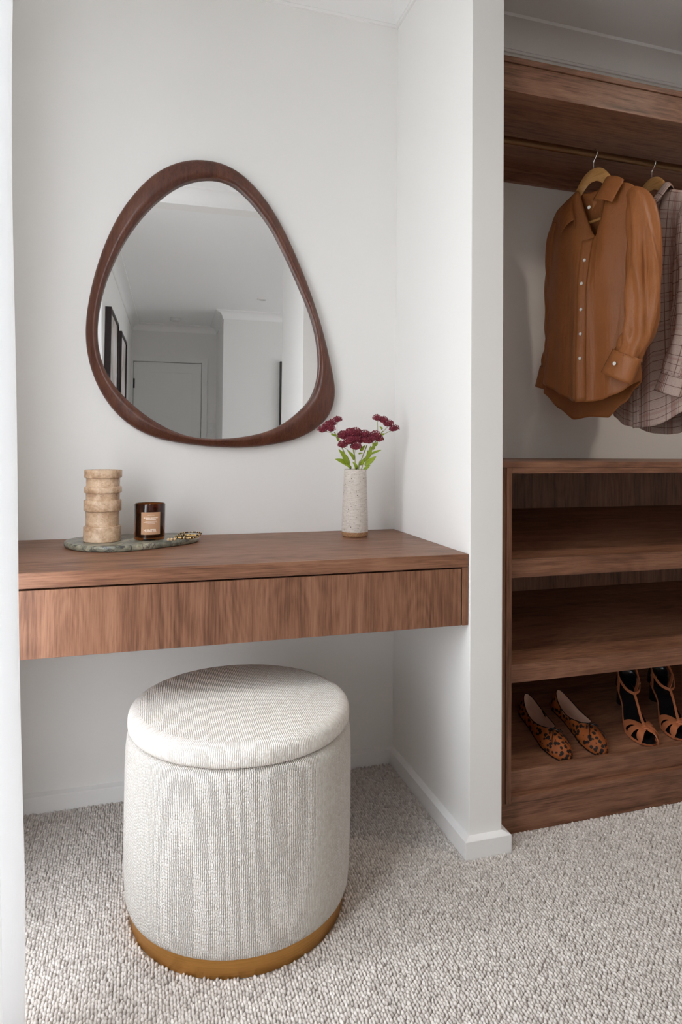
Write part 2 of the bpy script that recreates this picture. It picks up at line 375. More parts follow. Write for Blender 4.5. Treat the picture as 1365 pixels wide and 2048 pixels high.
# ================================================================== THE SETTING
XL, D, T = -1.16, 0.5147, 0.0922        # left wall, partition depth and thickness
ZC, ZB = 2.49, 2.405                      # dressing ceiling, bedroom ceiling
XR, XB = 2.90, 2.90
YH, YF, YD = -1.88, -4.86, -5.86         # header, bedroom wall, hall end wall
structure(box('floor', (XL-0.1, XB+0.1, YD-0.1, 0.1, -0.05, 0.0), M['carpet_base']))
structure(box('ground_outside', (-14, 14, -16, 10, -0.09, -0.06), M['paving']))
structure(box('wall_back', (XL-0.1, XR+0.1, 0.0, 0.1, 0.0, ZC+0.02), M['wall']))
structure(box('wall_partition', (0.0, T, -D, 0.0, 0.0, ZC), M['wall'], bevel=0.0015))
WY0, WY1, WZ0, WZ1 = -1.54, -0.60, 0.16, 2.34
structure(box('wall_left', [(XL-0.1, XL, WY1, 0.0, 0, ZC), (XL-0.1, XL, YD, WY0, 0, ZC), (XL-0.1, XL, WY0, WY1, WZ1, ZC), (XL-0.1, XL, WY0, WY1, 0, WZ0)], M['wall']))
structure(box('wall_right', (XR, XR+0.1, YH, 0.0, 0, ZC), M['wall']))
structure(box('wall_front_and_blocker', [(0.053, 0.153, -2.66, YH, 0, ZC), (0.153, XB, -2.66, -2.56, 0, ZB)], M['wall']))  # long right stretch is unseen, added to block window light from the wardrobe
structure(box('wall_header', [(XL, 0.053, YH-0.1, YH, ZB, ZC), (0.153, XB, YH-0.1, YH, ZB, ZC)], M['wall']))
structure(box('ceiling', (XL-0.1, XR+0.1, YH, 0.1, ZC, ZC+0.05), M['ceil']))
structure(box('ceiling_bedroom', (XL-0.1, XB+0.1, YD-0.1, YH-0.1, ZB, ZB+0.2), M['ceil']))
structure(box('wall_bedroom', [(-0.2, XB, YF-0.1, YF, 0, ZB), (-0.2, -0.1, YD, YF-0.1, 0, ZB)], M['bwall']))
structure(box('wall_hall', [(XL, -1.14, YD-0.1, YD, 0, ZB), (-0.37, -0.1, YD-0.1, YD, 0, ZB), (-1.14, -0.37, YD-0.1, YD, 1.97, ZB), (XL, -0.1, YD-0.16, YD-0.1, 0, ZB)], M['bwall']))  # last slab is added behind the door to stop light leaking round it
BW0, BW1, BZ0, BZ1 = -4.65, -3.20, 0.80, 2.12
structure(box('wall_bedroom_right', [(XB, XB+0.1, YF, BW0, 0, ZB), (XB, XB+0.1, BW1, YH, 0, ZB), (XB, XB+0.1, BW0, BW1, BZ1, ZB), (XB, XB+0.1, BW0, BW1, 0, BZ0)], M['wall']))

def cove(name, p0, p1, nrm, zc, m0=0, m1=0, mat='trim', S=0.080, H=0.085):
    """concave cornice from p0 to p1 (on the wall line), m = mitre at each end (+1 inner, -1 outer)"""
    prof = [(0, H+0.0), (0.007, H), (0.009, H-0.008)]
    for k in range(9):
        th = k/8*math.pi/2; prof.append((S-0.006-(S-0.017)*math.cos(th), (H-0.008)-(H-0.021)*math.sin(th)))
    prof += [(S, 0.012), (S, 0.0)]
    d = Vector((p1[0]-p0[0], p1[1]-p0[1], 0)).normalized(); n = Vector((nrm[0], nrm[1], 0)); V = []; F = []
    for (e, m, sg) in ((p0, m0, 1), (p1, m1, -1)):
        for (dd, dr) in prof: V.append(Vector((e[0], e[1], zc-dr))+n*dd+d*(sg*m*dd))
    K = len(prof)
    for k in range(K-1): F.append((k, k+1, K+k+1, K+k))
    return structure(mesh(name, V, F, M[mat], None, True, None, True, R(35)))
cove('trim_1', (XL, 0), (0, 0), (0, -1), ZC, 1, 1)
cove('trim_2', (0, 0), (0, -D), (-1, 0), ZC, 1, -1)
cove('trim_3', (0, -D), (T, -D), (0, -1), ZC, -1, -1)
cove('trim_4', (T, -D), (T, 0), (1, 0), ZC, -1, 1)
cove('trim_5', (T, 0), (XR, 0), (0, -1), ZC, 1, 1)
cove('trim_6', (XL, YH), (XL, 0), (1, 0), ZC, 1, 1)
cove('trim_7', (XR, 0), (XR, YH), (-1, 0), ZC, 1, 1)
cove('trim_8', (XR, YH), (XL, YH), (0, 1), ZC, 1, 1)
cove('trim_9', (XL, YD), (XL, YH-0.1), (1, 0), ZB, 1, 0)
cove('trim_10', (-0.2, YD), (XL, YD), (0, 1), ZB, 1, 1)
cove('trim_11', (-0.2, YF), (-0.2, YD), (-1, 0), ZB, -1, 1)
cove('trim_12', (XB, YF), (-0.2, YF), (0, 1), ZB, 1, -1)
# baseboards with a sloping top edge
def skirting(name, segs):
    V = []; F = []
    for (x0, y0, x1, y1, nx, ny, m0, m1) in segs:
        t = 0.0177; d = Vector((x1-x0, y1-y0, 0)).normalized(); n = Vector((nx, ny, 0)); b = len(V)
        for (ex, ey, m, sg) in ((x0, y0, m0, 1), (x1, y1, m1, -1)):
            for (dd, z) in ((0, 0), (t, 0), (t, 0.0465), (t-0.001, 0.0475), (0.001, 0.0525), (0, 0.0525)): V.append(Vector((ex, ey, z))+n*dd+d*(sg*m*dd))
        for k in range(5): F.append((b+k, b+k+1, b+6+k+1, b+6+k))
        F.append(tuple(b+k for k in range(6))); F.append(tuple(b+6+k for k in range(6)))
    return structure(mesh(name, V, F, M['trim'], None, False))
skirting('baseboard_back', [(XL, 0, 0, 0, 0, -1, 1, 1)])
skirting('baseboard_partition', [(0, 0, 0, -D, -1, 0, 1, -1), (0, -D, T, -D, 0, -1, -1, -1), (T, -D, T, -0.475, 1, 0, -1, 0)])
skirting('baseboard_left', [(XL, WY1, XL, 0, 1, 0, 0, 1), (XL, YD, XL, WY0, 1, 0, 1, 0)])
skirting('baseboard_front', [(0.153, YH, 0.053, YH, 0, 1, -1, -1), (0.053, YH, 0.053, -2.66, -1, 0, -1, -1)])
skirting('baseboard_bedroom', [(XB, YF, -0.2, YF, 0, 1, 1, -1), (-0.2, YF, -0.2, YD, -1, 0, -1, 1)])
# windows
def window(name, x, y0, y1, z0, z1, s):
    o = structure(box(name, [(x-0.02, x+0.02, y0, y0+0.05, z0, z1), (x-0.02, x+0.02, y1-0.05, y1, z0, z1), (x-0.02, x+0.02, y0+0.05, y1-0.05, z0, z0+0.05), (x-0.02, x+0.02, y0+0.05, y1-0.05, z1-0.05, z1)], M['white_plastic']))
    box('pane', (x-0.003, x+0.003, y0+0.05, y1-0.05, z0+0.05, z1-0.05), M['pane'], o)
window('window_1', XL-0.05, WY0, WY1, WZ0, WZ1, 1)
window('fill_window', XB+0.05, BW0, BW1, BZ0, BZ1, -1)  # unseen window, added as a daylight source for the bedroom
# hall door
dr = structure(box('door_1', (-1.135, -0.375, YD-0.05, YD-0.015, 0.01, 1.965), M['door'], bevel=0.002))
box('rail', [(-1.135, -0.375, YD-0.015, YD-0.008, 1.85, 1.965), (-1.135, -0.375, YD-0.015, YD-0.008, 0.01, 0.2)], M['door'], dr)
box('stile', [(-1.135, -1.03, YD-0.015, YD-0.008, 0.2, 1.85)], M['door'], dr); box('stile', [(-0.48, -0.375, YD-0.015, YD-0.008, 0.2, 1.85)], M['door'], dr)
box('hinge', (-1.148, -1.122, YD-0.012, YD+0.006, 1.66, 1.77), M['blackmetal'], dr); box('hinge', (-1.148, -1.122, YD-0.012, YD+0.006, 0.2, 0.31), M['blackmetal'], dr)
tube('door_handle', [(-0.43, YD-0.02, 1.02), (-0.43, YD+0.05, 1.02), (-0.44, YD+0.06, 1.02), (-0.54, YD+0.06, 1.02)], 0.010, M['blackmetal'], dr)
structure(box('trim_13', [(XL+0.0, -1.14, YD, YD+0.015, 0, 2.03), (-0.37, -0.305, YD, YD+0.015, 0, 2.03), (-1.14, -0.37, YD, YD+0.015, 1.97, 2.03)], M['door'], bevel=0.002))

# ------------------------------------------------------------------ carpet pile (real loops where the room is looked at closely)
def carpet():
    px, py = 0.0062, 0.0098
    xs = np.arange(XL+0.004, 1.5, px); ys = np.arange(-1.55, -0.004, py)
    gx, gy = np.meshgrid(xs, ys, indexing='ij')
    gy = gy+((np.arange(len(xs)) % 2)*py*0.5)[:, None]
    gx = gx+rng.normal(0, 0.00075, gx.shape); gy = gy+rng.normal(0, 0.0013, gy.shape)
    gx, gy = gx.ravel(), gy.ravel()
    keep = ((gx < -0.0177) & (gy < -0.0177)) | ((gx > T+0.0177) & (gy < -0.466)) | (gy < -D-0.0177)
    keep &= np.hypot(gx+0.569, gy+0.495) > 0.2375
    gx, gy = gx[keep], gy[keep]; n = len(gx)
    h = 0.0062+rng.normal(0, 0.0008, n); a = 0.00345*(1+rng.normal(0, 0.08, n)); b = 0.0056*(1+rng.normal(0, 0.10, n)); rot = rng.normal(0, 0.22, n)
    K = 7; th = np.arange(K)/K*2*np.pi
    rings = [(1.0, -0.001), (1.0, 0.42), (0.68, 0.84)]
    V = np.empty((n, 3*K+1, 3), np.float32); c, s = np.cos(rot), np.sin(rot)
    for q, (f, zz) in enumerate(rings):
        lx = np.outer(a*f, np.cos(th)); ly = np.outer(b*f, np.sin(th))
        V[:, q*K:(q+1)*K, 0] = gx[:, None]+lx*c[:, None]-ly*s[:, None]; V[:, q*K:(q+1)*K, 1] = gy[:, None]+lx*s[:, None]+ly*c[:, None]
        V[:, q*K:(q+1)*K, 2] = (h*zz)[:, None]
    V[:, 3*K] = np.stack([gx, gy, h], 1)
    quads = [(q*K+k, q*K+(k+1) % K, (q+1)*K+(k+1) % K, (q+1)*K+k) for q in range(2) for k in range(K)]
    tris = [(2*K+k, 2*K+(k+1) % K, 3*K) for k in range(K)]
    one = np.array([i for f in quads for i in f]+[i for f in tris for i in f], np.int64); lens = np.array([4]*len(quads)+[3]*len(tris), np.int64)
    loops = (one[None, :]+(np.arange(n)*(3*K+1))[:, None]).ravel()
    tot = np.tile(lens, n); start = np.concatenate([[0], np.cumsum(tot)[:-1]])
    me = bpy.data.meshes.new('carpet_pile'); me.vertices.add(n*(3*K+1)); me.vertices.foreach_set('co', V.ravel())
    me.loops.add(len(loops)); me.loops.foreach_set('vertex_index', loops.astype(np.int32))
    me.polygons.add(len(tot)); me.polygons.foreach_set('loop_start', start.astype(np.int32))
    me.polygons.foreach_set('use_smooth', np.ones(len(tot), bool))
    at = me.attributes.new('tone', 'FLOAT', 'POINT'); at.data.foreach_set('value', np.repeat(np.clip(rng.normal(0.5, 0.22, n), 0, 1), 3*K+1).astype(np.float32))
    me.update(); me.validate(); me.materials.append(M['carpet'])
    o = bpy.data.objects.new('carpet_pile', me); col.objects.link(o)
    tag(o, 'grey beige looped wool carpet covering the floor', 'carpet', None, 'stuff')
carpet()

# ================================================================== FLOATING DESK
dk = empty('floating_desk', (-0.58, -0.25, 0.572), label='wall-hung walnut dressing table with one wide drawer in the niche', cat='desk')
DD = 0.5094
box('tabletop', (XL+0.002, -0.0015, -DD, -0.0015, 0.7176, 0.75), M['wood_x'], dk, 0.0012)
box('carcass', [(XL+0.002, -0.018, -DD+0.024, -0.002, 0.585, 0.6), (XL+0.002, -0.018, -0.02, -0.002, 0.6, 0.7176)], M['wood_x'], dk)
box('side_panel', (-0.0175, -0.0015, -DD+0.001, -0.002, 0.5715, 0.7170), M['wood_z'], dk, 0.0008)
box('side_panel', (XL+0.002, XL+0.018, -DD+0.001, -0.002, 0.5715, 0.7170), M['wood_z'], dk, 0.0008)
box('drawer_front', (XL+0.021, -0.0205, -DD+0.002, -DD+0.020, 0.5718, 0.7135), M['wood_z'], dk, 0.0008)

# ================================================================== WARDROBE
WY, WX0, WX1 = -0.462, 0.1365, 2.86
sc_ = empty('shoe_cabinet', (0.85, -0.23, 0.0), label='low walnut shoe cabinet with three sloping shelves beside the partition', cat='cabinet')
box('side_panel', (WX0, WX0+0.0155, WY, -0.002, 0.0805, 0.965), M['wood_z'], sc_, 0.0007)
box('side_panel', (WX1-0.0155, WX1, WY, -0.002, 0.0805, 0.965), M['wood_z'], sc_, 0.0007)
box('filler_strip', (T+0.001, WX0-0.0006, WY+0.004, WY+0.02, 0.0, 0.965), M['wood_z'], sc_)
box('filler_strip', (WX1+0.0006, XR-0.001, WY+0.004, WY+0.02, 0.0, 0.965), M['wood_z'], sc_)
box('top_rail', (WX0+0.0155, WX1-0.0155, WY, -0.02, 0.9497, 0.9648), M['wood_x'], sc_, 0.0007)
box('bottom_board', (WX0+0.0155, WX1-0.0155, WY, -0.02, 0.0805, 0.0966), M['wood_x'], sc_, 0.0007)
box('plinth', (T+0.0184, XR-0.001, WY+0.003, WY+0.02, 0.0, 0.0802), M['wood_x'], sc_)
box('back_panel', (WX0+0.0155, WX1-0.0155, -0.02, -0.004, 0.0966, 0.9497), M['wood_z'], sc_)
SL = 0.267
for zf in (0.700, 0.418, 0.135):
    x0, x1, y0, y1 = WX0+0.0158, WX1-0.0158, -0.4265, -0.021
    zf2 = lambda y: zf+SL*(y+0.432)
    V = [(x, y, zf2(y)+dz) for dz in (-0.016, 0.0) for y in (y0, y1) for x in (x0, x1)]
    sh = mesh('sloping_shelf', V, boxes([(0, 1, 0, 1, 0, 1)])[1], M['wood_x'], sc_, False)
    top = {0.700: 0.7185, 0.418: 0.4370, 0.135: 0.1545}[zf]
    bot = {0.700: 0.6680, 0.418: 0.3880, 0.135: 0.0968}[zf]
    box('shelf_lip', (x0, x1, -0.4440, -0.4270, bot, top), M['wood_x'], sh, 0.0007)
tag(box('ledge_board', (T+0.001, XR-0.001, WY, -0.001, 0.9655, 0.982), M['wood_x'], None, 0.0008), 'long walnut ledge board capping the shoe cabinet below the clothes', 'ledge')
os_ = empty('overhead_shelf', (0.85, -0.23, 1.984), label='walnut overhead shelf with deep fascia spanning the wardrobe top', cat='shelf')
box('top_board', (T+0.001, XR-0.001, WY-0.001, -0.001, 2.061, 2.0774), M['wood_x'], os_, 0.0008)
box('fascia', (T+0.001, XR-0.001, WY+0.003, WY+0.021, 1.984, 2.0605), M['wood_x'], os_, 0.0008)
box('bottom_board', (T+0.001, XR-0.001, WY+0.0215, -0.018, 1.989, 2.005), M['wood_x'], os_)
box('back_rail', (T+0.001, XR-0.001, -0.018, -0.001, 1.944, 2.060), M['wood_x'], os_)
cr = empty('clothes_rail', (0.85, -0.29, 1.939), label='bronze oval clothes rail under the overhead shelf', cat='rail')
def oval(name, x0, x1, ry, rz, mat, par, n=20):
    V = []; F = []
    for x in (x0, x1):
        for k in range(n): a = 2*math.pi*k/n; V.append((x, -0.29+ry*math.cos(a), 1.9385+rz*math.sin(a)))
    for k in range(n): F.append((k, (k+1) % n, n+(k+1) % n, n+k))
    F.append(tuple(range(n))[::-1]); F.append(tuple(n+k for k in range(n))); mesh(name, V, F, mat, par, True, None, False, R(50))
oval('rail', T+0.004, XR-0.004, 0.0075, 0.0125, M['brass'], cr)
oval('end_bracket', T+0.0005, T+0.006, 0.014, 0.02, M['brass'], cr); oval('end_bracket', XR-0.006, XR-0.0005, 0.014, 0.02, M['brass'], cr)

# ================================================================== MIRROR
OUT = [(-0.6521, 1.8733), (-0.5925, 1.8748), (-0.5377, 1.8594), (-0.4942, 1.8309), (-0.4438, 1.7809), (-0.3988, 1.7169), (-0.3564, 1.6393), (-0.32, 1.5602), (-0.2865, 1.477), (-0.256, 1.3867), (-0.232, 1.2986), (-0.216, 1.2289), (-0.2116, 1.1843), (-0.2185, 1.1394), (-0.2432, 1.0974), (-0.2886, 1.0618), (-0.3464, 1.036), (-0.4221, 1.0197), (-0.4962, 1.0117), (-0.5688, 1.0123), (-0.64, 1.0177), (-0.7098, 1.0277), (-0.7669, 1.043), (-0.8233, 1.0713), (-0.868, 1.1111), (-0.9015, 1.1564), (-0.9266, 1.2073), (-0.9437, 1.2641), (-0.9517, 1.3211), (-0.951, 1.3787), (-0.944, 1.4368), (-0.9316, 1.5014), (-0.9138, 1.5669), (-0.8877, 1.6395), (-0.8557, 1.7048), (-0.8175, 1.7625), (-0.7731, 1.8129), (-0.7277, 1.846), (-0.6873, 1.8642)]
INN = [(-0.6157, 1.8201), (-0.5737, 1.8207), (-0.537, 1.808), (-0.4998, 1.7804), (-0.4621, 1.7412), (-0.4238, 1.6922), (-0.3915, 1.6358), (-0.3588, 1.5726), (-0.3258, 1.5026), (-0.2992, 1.4412), (-0.2789, 1.3789), (-0.2684, 1.3159), (-0.2659, 1.2588), (-0.2739, 1.2077), (-0.2929, 1.1627), (-0.3281, 1.124), (-0.3725, 1.0886), (-0.4226, 1.0629), (-0.4782, 1.048), (-0.5331, 1.0399), (-0.593, 1.0374), (-0.6462, 1.0415), (-0.6987, 1.0557), (-0.7505, 1.0815), (-0.7961, 1.1128), (-0.8412, 1.1524), (-0.8748, 1.192), (-0.9001, 1.2373), (-0.9144, 1.2828), (-0.9208, 1.3402), (-0.9165, 1.4041), (-0.904, 1.4689), (-0.8858, 1.5258), (-0.8593, 1.5897), (-0.8269, 1.649), (-0.7884, 1.7037), (-0.7492, 1.7471), (-0.7094, 1.7821), (-0.663, 1.8073)]
MC = (-0.59, 1.40)
def radial(pts, N=200):
    S = spline([(x, 0, z) for x, z in pts], 10, True)
    ang = np.array([math.atan2(p.z-MC[1], p.x-MC[0]) for p in S]); rad = np.array([math.hypot(p.x-MC[0], p.z-MC[1]) for p in S])
    o = np.argsort(ang); ang, rad = ang[o], rad[o]
    a = np.linspace(-math.pi, math.pi, N, endpoint=False)
    r = np.interp(a, np.concatenate([ang-2*math.pi, ang, ang+2*math.pi]), np.tile(rad, 3))
    for _ in range(3): r = (np.roll(r, 1)+2*r+np.roll(r, -1))/4
    return a, r
mr = empty('wall_mirror', (MC[0], -0.0095, MC[1]), R(-1.25), label='rounded triangular wall mirror in a sculpted dark walnut frame', cat='mirror')
def build_mirror():
    a, ro = radial(OUT); _, ri = radial(INN); N = len(a)
    prof = [(0.0, -0.004), (0.0, 0.004), (0.0, 0.0125), (0.05, 0.0155), (0.09, 0.0185), (0.17, 0.0225), (0.27, 0.0235), (0.40, 0.0215), (0.60, 0.0175), (0.80, 0.0135), (0.92, 0.0095), (0.985, 0.004), (1.0, -0.001), (0.97, -0.0075)]
    V = []; F = []; K = len(prof)
    for i in range(N):
        for (t, d) in prof:
            r = ri[i]*(1-t)+ro[i]*t
            V.append((r*math.cos(a[i]), -d, r*math.sin(a[i])))
    for i in range(N):
        j = (i+1) % N
        for k in range(K): F.append((i*K+k, i*K+(k+1) % K, j*K+(k+1) % K, j*K+k))
    mesh('frame', V, F, M['frame'], mr, True, None, True, R(50))
    V = [((ri[i]+0.004)*math.cos(a[i]), y, (ri[i]+0.004)*math.sin(a[i])) for y in (0.0015, 0.0055) for i in range(N)]
    F = [tuple(range(N)), tuple(range(2*N-1, N-1, -1))]+[(i, N+i, N+(i+1) % N, (i+1) % N) for i in range(N)]
    mesh('glass', V, F, M['mirror'], mr, False, None, True)
build_mirror()

# ================================================================== STOOL
SX, SY = -0.569, -0.495
st = empty('storage_stool', (SX, SY, 0.0), label='round cream boucle storage stool with a padded lid and gold base', cat='stool')
def fabric(name, prof, c, par, n=128):
    """lathe with metric UVs so the weave keeps its size"""
    V = []; F = []; U = []; k = len(prof); s = [0]
    for q in range(1, k): s.append(s[-1]+math.hypot(prof[q][0]-prof[q-1][0], prof[q][1]-prof[q-1][1]))
    for i in range(n+1):
        a = 2*math.pi*i/n
        for q, (r, z) in enumerate(prof): V.append((c[0]+r*math.cos(a), c[1]+r*math.sin(a), c[2]+z)); U.append((a*0.25, s[q]))
    for i in range(n):
        for q in range(k-1): F.append((i*k+q, (i+1)*k+q, (i+1)*k+q+1, i*k+q+1))
    return mesh(name, V, F, M['boucle'], par, True, U)
prof = [(0.215, 0.037), (0.236, 0.0385), (0.2425, 0.043), (0.2465, 0.055), (0.2490, 0.09), (0.2505, 0.16), (0.2510, 0.24), (0.2505, 0.32), (0.2495, 0.365), (0.2475, 0.385), (0.2440, 0.394), (0.236, 0.3975), (0.20, 0.398)]
fabric('body', prof, (SX, SY, 0), st)
def lid():
    n, m = 96, 30; V = []; F = []; U = []
    side = [(0.234, 0.4005), (0.2425, 0.402), (0.2458, 0.408), (0.2468, 0.418), (0.2460, 0.427), (0.2440, 0.4335), (0.2400, 0.4385), (0.2335, 0.4422), (0.2240, 0.4445)]
    for q, (r, z) in enumerate(side):
        for i in range(n):
            a = 2*math.pi*i/n; V.append((SX+r*math.cos(a), SY+r*math.sin(a), z)); U.append((a*0.25, z))
    for k in range(0, m+1):
        r = 0.2240*(1-k/m); z = 0.4445+0.0065*(1-(r/0.2240)**2.2)
        for i in range(n):
            a = 2*math.pi*i/n; V.append((SX+r*math.cos(a), SY+r*math.sin(a), z)); U.append((r*math.cos(a)*1.0, r*math.sin(a)*1.0))
    K = len(side)+m+1
    for q in range(K-1):
        if q == len(side)-1: continue
        for i in range(n): F.append((q*n+i, q*n+(i+1) % n, (q+1)*n+(i+1) % n, (q+1)*n+i))
    return mesh('lid', V, F, M['boucle_lid'], st, True, U)
ld = lid()
a0 = R(-84); tube('seam', [(SX+0.2468*math.cos(a0), SY+0.2468*math.sin(a0), z) for z in (0.404, 0.412, 0.42, 0.426)], 0.0008, M['boucle'], ld, 6)
lathe('base_ring', [(0.225, 0.001), (0.234, 0.001), (0.2345, 0.002), (0.2345, 0.0375), (0.225, 0.0375)], M['goldbase'], (SX, SY, 0), st, 128)

# ================================================================== CURTAIN
def curtain():
    o = empty('linen_curtain', (-1.05, -1.02, 0.0), label='white linen curtain hanging at the left edge beside the desk', cat='curtain')
    nu, nv = 90, 40
    def f(u, v):
        y = -1.05+u*0.27; z = 0.012+v*2.34
        x = -1.031+0.053*math.sin(u*math.pi*2*2.0-0.06)+0.004*math.sin(z*2.6+u*9)
        lim = min(-0.8-0.1605*(y+2.0), -0.897-0.094*abs(y))+(-0.0012+0.0030*math.sin(z*3.1+0.6)+0.0015*math.sin(z*7.3))
        lean = -0.0184+(1.72-z)*0.0277      # the panel hangs slightly off plumb
        return (min(x, lim)+lean, y+0.006*math.sin(z*2+u*4), z)
    grid('drape', f, nu, nv, M['curtain'], o, local=False)
    tube('track', [(-1.03, -1.86, 2.365), (-1.03, -0.68, 2.365)], 0.008, M['white_plastic'], o)
    for i in range(5): box('hook', (-1.033, -1.027, -1.04+i*0.060, -1.036+i*0.060, 2.345, 2.36), M['white_plastic'], o)
curtain()

# ================================================================== ON THE DESK
# marble tray
TO = [(-0.985, -0.150), (-0.972, -0.102), (-0.930, -0.070), (-0.850, -0.056), (-0.760, -0.054), (-0.685, -0.060), (-0.645, -0.085), (-0.636, -0.125), (-0.652, -0.168), (-0.705, -0.212), (-0.775, -0.255), (-0.845, -0.280), (-0.915, -0.262), (-0.965, -0.212)]
def tray():
    S = spline([(x, y, 0) for x, y in TO], 8, True); N = len(S); c = Vector((-0.81, -0.16, 0))
    V = []; F = []; lv = [(0.955, 0.7502), (0.985, 0.752), (1.0, 0.757), (0.995, 0.762), (0.975, 0.7655), (0.94, 0.7665)]
    for (s, z) in lv:
        for p in S: q = c+(p-c)*s; V.append((q.x, q.y, z))
    for k in range(len(lv)-1):
        for i in range(N): F.append((k*N+i, k*N+(i+1) % N, (k+1)*N+(i+1) % N, (k+1)*N+i))
    F.append(tuple(range(N))[::-1]); F.append(tuple((len(lv)-1)*N+i for i in range(N)))
    o = mesh('marble_tray', V, F, M['marble'], None, True, None, True, R(35))
    tag(o, 'organic green grey marble tray under the stone vase and candle', 'tray')
tray()
ZT = 0.7667
def stone_vase():
    z = lambda a: a-ZT
    Ro, Rn = 0.0468, 0.0418
    P = [(0.0, 0.0), (Ro-0.002, 0.0), (Ro, 0.002), (Ro, z(0.803)), (Ro-0.0008, z(0.8055)), (Rn, z(0.807)), (Rn-0.0006, z(0.825)), (Rn, z(0.8445)), (Ro-0.0008, z(0.846)), (Ro, z(0.848)), (Ro, z(0.871)), (Ro-0.001, z(0.873)), (Rn, z(0.8745)), (Rn, z(0.891)), (Ro-0.0006, z(0.8925)), (Ro, z(0.894)), (Ro, z(0.906)), (Ro-0.0006, z(0.9075)), (Rn, z(0.909)), (Rn, z(0.930)), (Ro-0.0006, z(0.9315)), (Ro, z(0.933)), (Ro, z(0.950)), (Ro-0.001, z(0.9515)), (0.037, z(0.9515)), (0.0365, z(0.950)), (0.036, z(0.80)), (0.0, z(0.80))]
    o = lathe('stone_vase', P, M['travertine'], (-0.889, -0.180, ZT), None, 72, False)
    tag(o, 'ribbed beige travertine cylinder vase on the marble tray', 'vase')
stone_vase()
def candle():
    cx, cy, Rr = -0.7705, -0.1745, 0.0396
    o = empty('glass_candle', (cx, cy, ZT), label='amber glass candle jar with a tan paper label on the tray', cat='candle')
    lathe('jar', [(0.0, 0.0), (Rr-0.004, 0.0), (Rr-0.001, 0.0015), (Rr, 0.005), (Rr, 0.0935), (Rr-0.0012, 0.0950), (Rr-0.0026, 0.0935), (Rr-0.0028, 0.010), (Rr-0.006, 0.0075), (0.0, 0.0070)], M['amber'], (cx, cy, ZT), o, 64, False)
    lathe('wax', [(0.0, 0.0078), (Rr-0.0075, 0.0080), (Rr-0.0034, 0.011), (Rr-0.0034, 0.070), (Rr-0.006, 0.0705), (0.0, 0.0705)], M['wax'], (cx, cy, ZT), o, 48, False)
    tube('wick', [(cx-0.001, cy, ZT+0.070), (cx-0.0012, cy, ZT+0.084), (cx, cy, ZT+0.0935)], 0.0011, M['bead_pale'], o, 8)
    # label wraps the front; its centre looks at the room
    a_c = R(-86.5); half = 0.0255/Rr
    def wrap(u, z, rr): a = a_c+u/Rr; return (cx+rr*math.cos(a), cy+rr*math.sin(a), ZT+z)
    n = 20; V = []; F = []
    for zz in (0.0165, 0.0745):
        for i in range(n+1): V.append(wrap(-0.0255+0.051*i/n, zz, Rr+0.0003))
    for i in range(n): F.append((i, i+1, n+2+i, n+1+i))
    lb = mesh('paper_label', V, F, M['label'], o)
    def text(s, size, u0, z0, bold=0.0, width=None):
        cu = bpy.data.curves.new('txt', 'FONT'); cu.body = s; cu.size = size; cu.align_x = 'CENTER'; cu.offset = bold; cu.resolution_u = 2
        to = bpy.data.objects.new('txt', cu); col.objects.link(to)
        dg = bpy.context.evaluated_depsgraph_get(); me = to.evaluated_get(dg).to_mesh()
        P = [v.co.copy() for v in me.vertices]; Fc = [tuple(p.vertices) for p in me.polygons]; to.evaluated_get(dg).to_mesh_clear()
        bpy.data.objects.remove(to); bpy.data.curves.remove(cu)
        k = 1.0
        if width: k = width/(max(p.x for p in P)-min(p.x for p in P))
        mesh('lettering', [wrap(u0+p.x*k, z0+p.y, Rr+0.0006) for p in P], Fc, M['print'], lb, False)
    text('HUNTER', 0.0104, -0.0022, 0.0235, 0.00030, 0.0325)
    # the small print above is too fine to read: plain printed lines
    def line(u0, u1, z, h):
        m = max(3, int((u1-u0)/0.0016)); V = []; F = []; k = 0
        x = u0
        while x < u1-0.0004:
            wd = min(0.0012+0.0007*random.random(), u1-x); b = len(V)
            V += [wrap(x, z, Rr+0.0006), wrap(x+wd, z, Rr+0.0006), wrap(x+wd, z+h, Rr+0.0006), wrap(x, z+h, Rr+0.0006)]; F.append((b, b+1, b+2, b+3)); x += wd+0.0003+(0.0009 if random.random() < 0.12 else 0)
        mesh('small_print', V, F, M['print'], lb, False)
    line(-0.0085, 0.009, 0.0665, 0.0009); line(-0.0185, 0.019, 0.0590, 0.0022); line(-0.0125, 0.0135, 0.0545, 0.0022)
    line(-0.014, 0.016, 0.0502, 0.0009); line(-0.0185, 0.019, 0.0476, 0.0009); line(-0.0105, 0.011, 0.0450, 0.0009)
candle()
